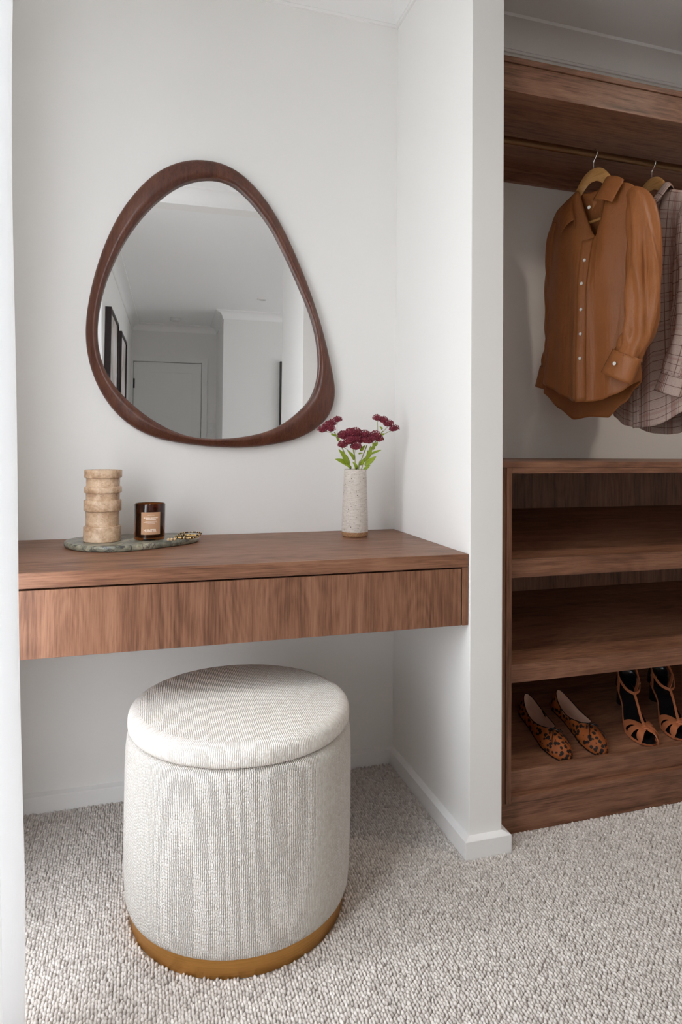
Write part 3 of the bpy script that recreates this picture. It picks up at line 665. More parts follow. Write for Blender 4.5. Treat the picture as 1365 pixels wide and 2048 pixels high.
# bracelets at the right end of the tray
ico_v = []; ico_f = []
def ico():
    t = (1+5**0.5)/2
    v = [(-1, t, 0), (1, t, 0), (-1, -t, 0), (1, -t, 0), (0, -1, t), (0, 1, t), (0, -1, -t), (0, 1, -t), (t, 0, -1), (t, 0, 1), (-t, 0, -1), (-t, 0, 1)]
    f = [(0, 11, 5), (0, 5, 1), (0, 1, 7), (0, 7, 10), (0, 10, 11), (1, 5, 9), (5, 11, 4), (11, 10, 2), (10, 7, 6), (7, 1, 8), (3, 9, 4), (3, 4, 2), (3, 2, 6), (3, 6, 8), (3, 8, 9), (4, 9, 5), (2, 4, 11), (6, 2, 10), (8, 6, 7), (9, 8, 1)]
    return [Vector(a).normalized() for a in v], f
ICV, ICF = ico()
def bead_mesh(name, r, mat):
    V = []; F = []
    for j in range(7):
        th = math.pi*j/6
        for i in range(10): V.append((r*math.sin(th)*math.cos(2*math.pi*i/10), r*math.sin(th)*math.sin(2*math.pi*i/10), r*math.cos(th)))
    for j in range(6):
        for i in range(10): F.append((j*10+i, j*10+(i+1) % 10, (j+1)*10+(i+1) % 10, (j+1)*10+i))
    me = bpy.data.meshes.new(name); me.from_pydata(V, [], F); me.polygons.foreach_set('use_smooth', [True]*len(F)); me.materials.append(mat); return me
BG = bead_mesh('gold_bead', 0.0022, M['gold']); BD = bead_mesh('dark_bead', 0.0022, M['bead_dark']); BP = bead_mesh('pale_bead', 0.0040, M['bead_pale'])
def bracelet(label, c, rx, ry, z, tilt, pat, n, extra=None):
    o = empty('beaded_bracelet', (c[0], c[1], z-0.003), label=label, cat='bracelet', group=None)
    for i in range(n):
        a = 2*math.pi*i/n; k = pat[i % len(pat)]
        if extra and extra(i): continue
        b = bpy.data.objects.new('bead', {'g': BG, 'd': BD, 'p': BP}[k]); col.objects.link(b); b.parent = o
        b.location = (rx*math.cos(a), ry*math.sin(a), 0.003+tilt[0]*math.cos(a)+tilt[1]*math.sin(a)+(0.0018 if k == 'p' else 0))
    return o
bracelet('gold and dark beaded bracelet lying flat at the right of the tray', (-0.672, -0.166), 0.031, 0.034, 0.7690, (0.0003, 0.0), 'gdgdgg', 46)
b2 = bracelet('beaded bracelet with a gold tube clasp, stacked on top at the tray end', (-0.664, -0.160), 0.030, 0.033, 0.7742, (0.0010, 0.0012), 'dgddg', 44, lambda i: i in (32, 33, 34))
tube('clasp', [(-0.6745, -0.1915, 0.7748), (-0.664, -0.1935, 0.7748), (-0.654, -0.1912, 0.7752)], 0.0027, M['gold'], b2, 12)
b3 = empty('wooden_bead_pair', (-0.716, -0.225, ZT), label='pale wooden beads on a short cord beside the candle jar', cat='beads')
for (x, y) in ((-0.7235, -0.2265), (-0.7155, -0.2255), (-0.7075, -0.2230)):
    b = bpy.data.objects.new('bead', BP); col.objects.link(b); b.parent = b3; b.location = (x+0.716, y+0.225, 0.0042)
tube('cord', [(-0.727, -0.227, ZT+0.0042), (-0.7155, -0.2255, ZT+0.0042), (-0.700, -0.2195, ZT+0.003)], 0.0008, M['bead_dark'], b3, 6)

# speckled vase
VX, VY = -0.1795, -0.132
va = empty('bud_vase', (VX, VY, 0.75), label='tall tapered speckled stoneware vase with a bare clay foot', cat='vase')
k = 0.985
lathe('body', [(0.0400*k, 0.0150), (0.0402*k, 0.0175), (0.0395*k, 0.05), (0.0376*k, 0.10), (0.0356*k, 0.15), (0.0342*k, 0.185), (0.0338*k, 0.1985), (0.0330*k, 0.2000), (0.0315*k, 0.1985), (0.0310*k, 0.12), (0.0310*k, 0.03), (0.0, 0.03)], M['stoneware'], (VX, VY, 0.75), va, 64, False)
lathe('clay_foot', [(0.0, 0.0004), (0.0355*k, 0.0004), (0.0385*k, 0.0030), (0.0400*k, 0.0080), (0.0402*k, 0.0150), (0.03, 0.0152)], M['clay'], (VX, VY, 0.75), va, 64, False)
# sedum
def leaf(tip, base, wd, par, nrm=(0.1, -1, 0.35), curl=0.004):
    b, t = Vector(base), Vector(tip); d = t-b; L = d.length; d.normalize(); n = Vector(nrm); s = d.cross(n).normalized(); n = s.cross(d)
    V = []; F = []; m = 9
    for i in range(m+1):
        u = i/m; hw = wd*(math.sin(math.pi*min(1, 0.06+u*0.94)**0.8)**0.8 if 0 < u < 1 else (0.12 if u == 0 else 0.02))
        c = b+d*(L*u)+n*(curl*math.sin(math.pi*u)-curl*1.2*u*u)
        for q, lift in ((-1, 0.28), (-0.5, 0.08), (0, 0.0), (0.5, 0.08), (1, 0.28)): V.append(c+s*(q*hw)+n*(lift*hw))
    for i in range(m):
        for q in range(4): F.append((i*5+q, i*5+q+1, (i+1)*5+q+1, (i+1)*5+q))
    o = mesh('leaf', V, F, M['leaf'], par); md = o.modifiers.new('thickness', 'SOLIDIFY'); md.thickness = 0.0011; return o
def head(domes, par, up=(0, -0.15, 1)):
    V = []; F = []; upv = Vector(up).normalized()
    for (x, y, z, r) in domes:
        c = Vector((x, y, z)); cnt = int(80*(r/0.0145)**2)
        for q in range(cnt):
            ph = q*2.399963; cz = 1-1.28*(q+0.5)/cnt; rr = math.sqrt(max(0, 1-cz*cz))
            dvec = Vector((rr*math.cos(ph), rr*math.sin(ph)*0.95, cz*0.86)); dvec = dvec @ Matrix.Rotation(0, 3, 'X')
            p = c+dvec*r*(1.02+0.20*random.random()); fr = 0.00165*(0.75+0.6*random.random()); b = len(V)
            rot = Matrix.Rotation(random.random()*6.28, 3, dvec.normalized())
            for iv in ICV: V.append(p+rot @ (Vector((iv.x, iv.y, iv.z*1.1))*fr))
            F += [tuple(b+k for k in f) for f in ICF]
        # inner body of pedicels closing the dome
        b = len(V)
        for iv in ICV: V.append(c+Vector((iv.x*r*0.98, iv.y*r*0.98, iv.z*r*0.78)))
        F += [tuple(b+k for k in f) for f in ICF]
    o = mesh('flower_head', V, F, M['floret'], par, False); return o
def sedum(label, stem, domes, leaves, twigs=()):
    o = empty('sedum_stem', stem[0], label=label, cat='flower', group=None)
    tube('stem', spline(stem, 6), 0.0017, M['stem'], o, 8)
    for t in twigs: tube('twig', spline(t, 4), 0.0009, M['stem'], o, 6)
    head(domes, o)
    for lf in leaves: leaf(*lf[:2], lf[2], o, *(lf[3:]))
y0 = VY
rootz = 0.79
sedum('dark red sedum head leaning left over the mirror frame', [(-0.186, y0, rootz), (-0.199, y0-0.008, 0.949), (-0.2157, y0-0.013, 0.992), (-0.2376, y0-0.014, 1.038), (-0.2500, y0-0.014, 1.060)],
      [(-0.2874, y0-0.014, 1.066, 0.0122), (-0.2715, y0-0.018, 1.0765, 0.0142), (-0.2579, y0-0.012, 1.0850, 0.0125), (-0.2415, y0-0.016, 1.0965, 0.0108), (-0.2647, y0-0.028, 1.0682, 0.0115)],
      [((-0.2430, y0-0.016, 1.0460), (-0.2385, y0-0.014, 1.0340), 0.0045), ((-0.2595, y0-0.016, 1.0540), (-0.2455, y0-0.014, 1.0470), 0.0032), ((-0.2455, y0-0.018, 0.9820), (-0.2080, y0-0.012, 0.9640), 0.0072), ((-0.2359, y0-0.022, 1.0100), (-0.2030, y0-0.012, 0.9600), 0.0085)],
      [[(-0.243, y0-0.014, 1.048), (-0.262, y0-0.016, 1.058), (-0.283, y0-0.014, 1.062)], [(-0.2405, y0-0.014, 1.045), (-0.2430, y0-0.016, 1.072), (-0.2415, y0-0.016, 1.090)]])
sedum('broad dark red sedum head in the middle of the vase', [(-0.179, y0, rootz), (-0.184, y0-0.012, 0.965), (-0.1915, y0-0.018, 1.004), (-0.195, y0-0.02, 1.030)],
      [(-0.2274, y0-0.024, 1.0220, 0.0128), (-0.2220, y0-0.012, 1.0495, 0.0155), (-0.2020, y0-0.020, 1.0565, 0.0160), (-0.2104, y0-0.034, 1.0330, 0.0136), (-0.1900, y0-0.036, 1.0176, 0.0146), (-0.1932, y0-0.028, 1.0399, 0.0150), (-0.1818, y0-0.010, 1.0583, 0.0165)],
      [((-0.2101, y0-0.026, 1.0061), (-0.1880, y0-0.014, 0.9780), 0.0055), ((-0.2170, y0-0.024, 0.9650), (-0.1960, y0-0.012, 0.9520), 0.0045), ((-0.1935, y0-0.028, 0.9720), (-0.1800, y0-0.014, 0.9480), 0.0060)],
      [[(-0.187, y0-0.014, 0.98), (-0.208, y0-0.02, 1.005), (-0.2255, y0-0.024, 1.016)], [(-0.189, y0-0.016, 0.99), (-0.19, y0-0.03, 1.008)]])
sedum('dark red sedum head just right of the middle one', [(-0.174, y0, rootz), (-0.171, y0-0.006, 0.955), (-0.1640, y0-0.010, 0.978), (-0.1480, y0-0.014, 1.022)],
      [(-0.1700, y0-0.018, 1.0375, 0.0142), (-0.1560, y0-0.014, 1.0525, 0.0160), (-0.1437, y0-0.020, 1.0350, 0.0123), (-0.1583, y0-0.030, 1.0355, 0.0112)],
      [((-0.1552, y0-0.018, 1.0215), (-0.1690, y0-0.012, 1.0050), 0.0050), ((-0.1549, y0-0.020, 0.9850), (-0.1690, y0-0.010, 0.9620), 0.0048), ((-0.1640, y0-0.020, 0.9990), (-0.1740, y0-0.012, 0.9960), 0.0025)])
sedum('dark red sedum head low on the right with big leaves', [(-0.168, y0, rootz), (-0.1633, y0-0.010, 0.949), (-0.1416, y0-0.018, 0.990), (-0.1280, y0-0.020, 1.026)],
      [(-0.1232, y0-0.018, 1.0500, 0.0158), (-0.1340, y0-0.024, 1.0430, 0.0130), (-0.1113, y0-0.020, 1.0405, 0.0116)],
      [((-0.1391, y0-0.026, 1.0190), (-0.1450, y0-0.016, 0.9840), 0.0066), ((-0.1470, y0-0.024, 1.0060), (-0.1500, y0-0.014, 0.9720), 0.0055), ((-0.1227, y0-0.026, 0.9890), (-0.1540, y0-0.012, 0.9620), 0.0075), ((-0.1022, y0-0.018, 1.0096), (-0.1370, y0-0.018, 0.9960), 0.0032), ((-0.1319, y0-0.026, 1.0316), (-0.1300, y0-0.02, 1.0080), 0.0046), ((-0.1400, y0-0.022, 0.9630), (-0.1580, y0-0.012, 0.9480), 0.0045), ((-0.1171, y0-0.024, 1.0330), (-0.1250, y0-0.02, 1.0200), 0.0040)])
sedum('dark red sedum head rising highest at the right', [(-0.172, y0, rootz), (-0.1660, y0+0.010, 0.949), (-0.1450, y0+0.004, 0.985), (-0.1150, y0-0.002, 1.035), (-0.0937, y0-0.004, 1.066)],
      [(-0.1134, y0-0.004, 1.1045, 0.0115), (-0.0920, y0-0.002, 1.0985, 0.0125), (-0.0740, y0-0.006, 1.0875, 0.0126), (-0.0550, y0-0.004, 1.0740, 0.0118), (-0.0660, y0-0.014, 1.0710, 0.0095), (-0.0840, y0-0.012, 1.0850, 0.0090)],
      [((-0.1020, y0-0.006, 1.0800), (-0.0975, y0-0.004, 1.0690), 0.0030), ((-0.0862, y0-0.008, 1.0586), (-0.1025, y0-0.002, 1.0520), 0.0030), ((-0.0906, y0-0.008, 1.0440), (-0.1060, y0-0.002, 1.0370), 0.0040)],
      [[(-0.1130, y0-0.002, 1.038), (-0.1105, y0-0.004, 1.068), (-0.1120, y0-0.004, 1.098)], [(-0.1080, y0-0.002, 1.044), (-0.0788, y0-0.006, 1.062), (-0.0560, y0-0.004, 1.070)], [(-0.100, y0-0.003, 1.056), (-0.082, y0-0.004, 1.075), (-0.074, y0-0.006, 1.082)]])

# ================================================================== HANGERS AND SHIRTS
def hanger(label, X, Y, ang, hook_turn=0.0):
    o = empty('wooden_hanger', (X, Y, 1.90), ang, label=label, cat='hanger', group='wooden hangers on the rail')
    # local: u = -y is the front arm, x = thickness
    cl = [(-0.160, -0.152), (-0.135, -0.143), (-0.105, -0.122), (-0.078, -0.096), (-0.050, -0.060), (-0.024, -0.034), (0, -0.027), (0.024, -0.034), (0.050, -0.060), (0.078, -0.096), (0.105, -0.122), (0.135, -0.143), (0.160, -0.152)]
    hw = [0.005, 0.008, 0.010, 0.012, 0.015, 0.019, 0.021, 0.019, 0.015, 0.012, 0.010, 0.008, 0.005]
    S = spline([(0, -u, z) for u, z in cl], 5); n = len(S); V = []; F = []
    for i, p in enumerate(S):
        t = (S[min(i+1, n-1)]-S[max(i-1, 0)]).normalized(); nn = Vector((1, 0, 0)).cross(t).normalized()
        h = float(np.interp(i/(n-1)*12, range(13), hw))
        for a, b in ((-0.004, -0.8), (-0.0055, 0), (-0.004, 0.8), (0, 1.0), (0.004, 0.8), (0.0055, 0), (0.004, -0.8), (0, -1.0)): V.append(p+Vector((a, 0, 0))+nn*(b*h))
    for i in range(n-1):
        for k in range(8): F.append((i*8+k, i*8+(k+1) % 8, (i+1)*8+(k+1) % 8, (i+1)*8+k))
    F.append(tuple(range(8))[::-1]); F.append(tuple((n-1)*8+k for k in range(8)))
    mesh('arms', V, F, M['hanger'], o, True, None, True, R(45))
    tube('bar', [(0, -0.12, -0.172), (0, 0.12, -0.172)], 0.0045, M['hanger'], o, 10, True)
    for s in (-1, 1): tube('bar_end', [(0, 0.12*s, -0.174), (0, 0.122*s, -0.135)], 0.004, M['hanger'], o, 8, True)
    ca, sa = math.cos(hook_turn), math.sin(hook_turn)
    hp = [(0.0, -0.012), (0.0, 0.012), (0.004, 0.020), (0.012, 0.029), (0.0155, 0.040), (0.0125, 0.0495), (0.002, 0.0532), (-0.009, 0.0500), (-0.0120, 0.0420)]
    tube('hook', spline([(a*ca, a*sa, z) for a, z in hp], 5), 0.0015, M['chrome'], o, 8, True)
    return o
def curvefn(pts):
    xs = [p[0] for p in pts]; ys = [p[1] for p in pts]
    def f(x):
        n = len(xs)
        if x <= xs[0]: return ys[0]
        if x >= xs[-1]: return ys[-1]
        i = max(k for k in range(n) if xs[k] <= x); i = min(i, n-2); t = (x-xs[i])/(xs[i+1]-xs[i]); t2 = t*t*(3-2*t)*0.5+t*0.5
        return ys[i]*(1-t2)+ys[i+1]*t2
    return f
def ripple(u, v, seed, amp):
    return amp*v*(math.sin(u*38+seed+1.2*v)+0.6*math.sin(u*71+seed*2.3-0.8*v)+0.45*math.sin(u*23-seed*1.7+2*v))*(0.55+0.45*math.sin(u*9+seed))
def shirt(label, X, Y, ang, mats, cfg, seed):
    """local frame: y = -u (u>0 is the front arm of the hanger), -x is the side the shirt faces, z from hanger neck (1.90)"""
    o = empty('button_shirt', (X, Y, 1.90), ang, label=label, cat='shirt')
    mb, mc = mats; uo = cfg['u0']
    L = lambda u, n, z: (-n, -u, z-1.90)
    hwl, hwr, nl, nr = curvefn(cfg['left']), curvefn(cfg['right']), 0.058, 0.058
    hemF, hemB = curvefn(cfg['hemF']), curvefn(cfg['hemB'])
    def shoulder(u):
        d = abs(u-uo); return 1.838-0.46*max(0, d-0.055)-2.2*max(0, d-0.125)**2*10
    def front_top(u):
        d = u-(uo+cfg['vx'])
        a = abs(d)/(0.062 if d < 0 else 0.052)
        if a < 1: return cfg['vz']+(shoulder(u)-cfg['vz'])*a**1.15
        return shoulder(u)
    def back_top(u):
        d = abs(u-uo); return shoulder(u) if d > 0.06 else 1.838-0.018*(1-(d/0.06)**2)
    def sheet(side):
        def f(a, v):
            s = -1+2*a
            # spacing tighter near the edges
            s = math.sin(s*math.pi/2)*0.35+s*0.65
            ztop0 = 1.80
            ul, ur = hwl(v), hwr(v)
            u = (ul+ur)/2+(ur-ul)/2*s
            zt = front_top(u) if side > 0 else back_top(u)
            zb = hemF(u) if side > 0 else hemB(u)
            z = zt+(zb-zt)*v
            dep = cfg['dep']*(0.15+0.85*min(1, v*3.0+0.25*0)**0.6)*(1-abs(s)**2.4)
            n = side*dep+ripple(u, min(1, v*1.3), seed+(0 if side > 0 else 4), 0.0120)*(1-abs(s)**6)
            if side > 0:
                e = u-(uo+cfg['vx']+0.002)
                n += 0.0030*(1 if e < 0 else 0)+0.010*math.exp(-((e-0.03)/0.02)**2)*v*0.6
            return L(u, n, z)
        return f
    uvf = lambda sd: (lambda a, v: ((a-0.5)*0.42*(1 if sd > 0 else 1)+0.2*(sd < 0), v*0.75))
    b = grid('front', sheet(1), 72, 70, mb, o, uvf(1), True, False, 0.0008)
    grid('back', sheet(-1), 60, 70, mb, o, uvf(-1), True, False, 0.0008)
    # placket with buttons
    cx = uo+cfg['vx']
    def fpt(u, z, lift):
        zt = front_top(u); v = (zt-z)/(zt-hemF(u)); ul, ur = hwl(v), hwr(v)
        s = (u-(ul+ur)/2)/((ur-ul)/2)
        dep = cfg['dep']*(0.15+0.85*min(1, v*3.0)**0.6)*(1-abs(s)**2.4)
        return L(u, dep+ripple(u, min(1, v*1.3), seed, 0.0120)*(1-abs(s)**6)+0.003+lift, z)
    zt, zb = cfg['vz']-0.004, hemF(cx-0.012)+0.004
    pk = grid('placket', lambda a, v: fpt(cx-0.026+0.027*a, zt-0.006*(1-a)+(zb-zt)*v, 0.0035), 4, 40, mb, o, lambda a, v: (a*0.03, v*0.5), True, False, 0.0012)
    for z in cfg['buttons']:
        c = Vector(fpt(cx-0.0115, z, 0.0052)); V = []; F = []; n = 14
        for (r, dx) in ((0.0052, 0.0), (0.0054, -0.0010), (0.0044, -0.0016), (0.0038, -0.0010), (0.0, -0.0010)):
            for k in range(n): t = 2*math.pi*k/n; V.append(c+Vector((dx, r*math.cos(t), r*math.sin(t))))
        for q in range(4):
            for k in range(n): F.append((q*n+k, q*n+(k+1) % n, (q+1)*n+(k+1) % n, (q+1)*n+k))
        mesh('button', V, F, M['button'], pk, True, None, True)
    # collar: stand and fold round the neck opening
    D0, A0, B0, C0 = cfg['collarR']; D1, A1, B1, C1 = cfg['collarL']
    path = spline([Vector(p) for p in (D1, (Vector(D1)*0.45+Vector(A1)*0.55)+Vector((-0.006, 0.006, 0)), A1, (uo-0.035, -0.036, 1.838), (uo, -0.046, 1.841), (uo+0.035, -0.036, 1.842), A0, (Vector(D0)*0.45+Vector(A0)*0.55)+Vector((0.006, 0.006, 0)), D0)], 6)
    offs = spline([Vector(C1)-Vector(D1), (Vector(B1)-Vector(A1))*0.55+(Vector(C1)-Vector(D1))*0.45, Vector(B1)-Vector(A1), (-0.016, -0.016, -0.034), (0, -0.020, -0.036), (0.016, -0.016, -0.034), Vector(B0)-Vector(A0), (Vector(B0)-Vector(A0))*0.55+(Vector(C0)-Vector(D0))*0.45, Vector(C0)-Vector(D0)], 6)
    NP = len(path)-1
    def collar(a, v):
        i = min(NP, int(round(a*NP))); p = path[i]
        if v < 0.4:
            q = v/0.4; return L(p.x*(1-0.0*q), p.y, p.z-0.030*(1-q))
        q = (v-0.4)/0.6; d = offs[i]; r = p+d*q; bul = 0.004*math.sin(q*math.pi)
        out = Vector((p.x-uo, p.y*1.2, 0)); out = out.normalized()*bul if out.length > 1e-4 else out
        return L(r.x+out.x, r.y+out.y+0.004*q, r.z+bul*0.9)
    cl = grid('collar', collar, NP, 15, mc, o, lambda a, v: (a*0.4, v*0.09), True, False, 0.0014)
    if cfg.get('neck_button'):
        c = Vector(L(*cfg['neck_button'])); V = []; F = []; n = 14
        for (r, dx) in ((0.0055, 0.0), (0.0057, -0.0010), (0.0047, -0.0017), (0.0040, -0.0011), (0.0, -0.0011)):
            for k in range(n): t = 2*math.pi*k/n; V.append(c+Vector((dx, r*math.cos(t), r*math.sin(t))))
        for q in range(4):
            for k in range(n): F.append((q*n+k, q*n+(k+1) % n, (q+1)*n+(k+1) % n, (q+1)*n+k))
        mesh('button', V, F, M['button'], cl, True, None, True)
    # sleeves
    for nm, P in cfg['sleeves']:
        C = spline([L(*p[:3]) for p in P], 8); Rr = spline([(p[3], p[4], 0) for p in P], 8); K = len(C)
        def sl(a, v, C=C, Rr=Rr, K=K, sd=seed+len(nm)):
            i = min(int(v*(K-1)), K-1); c = C[i]; t = (C[min(i+1, K-1)]-C[max(i-1, 0)]).normalized()
            nx = Vector((-1, 0, 0)); nx = (nx-t*nx.dot(t)).normalized(); sv = t.cross(nx).normalized()
            th = a*2*math.pi; w1, w2 = Rr[i].x, Rr[i].y
            rip = 1+0.17*math.sin(th*4+v*5+sd)*math.sin(math.pi*min(1, v*1.1))+0.15*math.sin(th*7-v*9+sd)*math.sin(math.pi*v)+0.08*math.sin(v*22+th*3+sd)*v+0.05*math.sin(v*34-th*5)*v
            # gathers close to the cuff
            rip += 0.07*math.sin(th*12)*max(0, (v-0.8)/0.2)
            return c+sv*(w1*math.cos(th)*rip)+nx*(w2*math.sin(th)*rip)
        grid('sleeve', sl, 44, K-1, mb, o, lambda a, v: (a*0.3, v*0.6), True, True, 0.0008)
    for (p0, p1, w0, w1, dn, btn) in cfg['cuffs']:
        A, B = Vector(L(*p0)), Vector(L(*p1)); t = (B-A).normalized(); nx = Vector((-1, 0, 0)); nx = (nx-t*nx.dot(t)).normalized(); sv = t.cross(nx).normalized()
        def cf(a, v, A=A, B=B):
            th = a*2*math.pi*1.06; c = A+(B-A)*v; ww = w0+(w1-w0)*v; e = 1+0.05*max(0, a-0.9)*10
            return c+sv*(ww*math.cos(th)*e)+nx*(dn*math.sin(th)*e)
        cu = grid('cuff', cf, 40, 8, mb, o, lambda a, v: (a*0.22, v*0.07), True, False, 0.0016)
        if btn:
            c = Vector(L(*btn)); V = []; F = []; n = 14
            for (r, dx) in ((0.0055, 0.0), (0.0057, -0.0010), (0.0047, -0.0017), (0.0040, -0.0011), (0.0, -0.0011)):
                for k in range(n): q = 2*math.pi*k/n; V.append(c+Vector((dx, r*math.cos(q), r*math.sin(q))))
            for q in range(4):
                for k in range(n): F.append((q*n+k, q*n+(k+1) % n, (q+1)*n+(k+1) % n, (q+1)*n+k))
            mesh('button', V, F, M['button'], cu, True, None, True)
    return o
hanger('honey wooden hanger holding the rust satin shirt', 0.545, -0.29, R(15), R(-100))
rust = dict(u0=-0.002, vx=0.016, vz=1.672, cx=0.0, dep=0.050,
    left=[(0, -0.158), (0.15, -0.166), (0.5, -0.172), (0.8, -0.182), (1, -0.196)], right=[(0, 0.150), (0.2, 0.150), (0.6, 0.152), (1, 0.162)],
    hemF=[(-0.20, 1.235), (-0.13, 1.208), (-0.083, 1.183), (-0.032, 1.163), (0.012, 1.160), (0.06, 1.164), (0.10, 1.178), (0.16, 1.215)],
    hemB=[(-0.20, 1.205), (-0.15, 1.150), (-0.106, 1.112), (-0.05, 1.120), (0.02, 1.115), (0.076, 1.156), (0.13, 1.197), (0.17, 1.215)],
    buttons=[1.597, 1.523, 1.443, 1.368, 1.293], neck_button=(0.026, 0.056, 1.752),
    collarR=((0.030, 0.046, 1.774), (0.054, 0.004, 1.850), (0.112, 0.004, 1.818), (0.098, 0.042, 1.748)), collarL=((-0.034, 0.046, 1.735), (-0.066, 0.004, 1.832), (-0.112, 0.010, 1.782), (-0.072, 0.058, 1.700)),
    sleeves=[('right', [(0.135, 0.0, 1.775, 0.020, 0.018), (0.162, 0.010, 1.735, 0.034, 0.028), (0.176, 0.018, 1.66, 0.042, 0.034), (0.186, 0.026, 1.56, 0.046, 0.036), (0.190, 0.034, 1.45, 0.048, 0.037), (0.184, 0.040, 1.37, 0.045, 0.034), (0.166, 0.046, 1.315, 0.042, 0.030), (0.150, 0.050, 1.283, 0.043, 0.024)]),
             ('left', [(-0.140, -0.004, 1.765, 0.018, 0.018), (-0.156, -0.014, 1.70, 0.030, 0.026), (-0.166, -0.024, 1.58, 0.034, 0.028), (-0.172, -0.030, 1.45, 0.034, 0.028), (-0.184, -0.034, 1.35, 0.032, 0.026), (-0.202, -0.036, 1.285, 0.032, 0.022)])],
    cuffs=[((0.152, 0.052, 1.290), (0.121, 0.060, 1.222), 0.047, 0.052, 0.024, (0.136, 0.0885, 1.262)), ((-0.203, -0.036, 1.290), (-0.222, -0.038, 1.222), 0.034, 0.038, 0.022, None)])
shirt('rust brown satin button shirt hanging on the left', 0.545, -0.29, R(15), (M['satin'], M['satin']), rust, 1.3)
hanger('wooden hanger holding the plaid shirt at the right', 0.768, -0.29, R(2), R(-88))
pl = dict(u0=0.0, vx=0.010, vz=1.70, cx=0.0, dep=0.058,
    left=[(0, -0.158), (0.15, -0.168), (0.5, -0.170), (0.8, -0.172), (1, -0.176)], right=[(0, 0.158), (0.2, 0.165), (0.6, 0.17), (1, 0.175)],
    hemF=[(-0.18, 1.175), (-0.12, 1.125), (-0.06, 1.095), (0.0, 1.085), (0.06, 1.088), (0.18, 1.15)],
    hemB=[(-0.18, 1.15), (-0.12, 1.10), (-0.05, 1.07), (0.0, 1.066), (0.06, 1.07), (0.18, 1.14)],
    buttons=[1.61, 1.52, 1.43, 1.34, 1.25], neck_button=None,
    collarR=((0.030, 0.050, 1.780), (0.060, 0.004, 1.855), (0.098, 0.016, 1.828), (0.075, 0.064, 1.765)), collarL=((-0.030, 0.050, 1.775), (-0.060, 0.004, 1.850), (-0.098, 0.014, 1.818), (-0.070, 0.064, 1.760)),
    sleeves=[('right', [(0.140, 0.0, 1.770, 0.020, 0.018), (0.168, 0.014, 1.72, 0.034, 0.030), (0.180, 0.030, 1.60, 0.042, 0.034), (0.186, 0.040, 1.45, 0.045, 0.036), (0.170, 0.050, 1.33, 0.042, 0.032), (0.140, 0.055, 1.24, 0.040, 0.026)]),
             ('left', [(-0.140, -0.004, 1.765, 0.018, 0.018), (-0.150, -0.020, 1.70, 0.030, 0.026), (-0.152, -0.034, 1.58, 0.034, 0.028), (-0.150, -0.040, 1.45, 0.034, 0.028), (-0.150, -0.042, 1.30, 0.032, 0.024)])],
    cuffs=[((0.141, 0.055, 1.245), (0.120, 0.060, 1.185), 0.042, 0.046, 0.024, None), ((-0.150, -0.042, 1.305), (-0.150, -0.042, 1.245), 0.034, 0.036, 0.022, None)])
shirt('pinkish taupe plaid cotton shirt behind the satin one', 0.768, -0.29, R(2), (M['plaid'], M['plaid']), pl, 5.1)

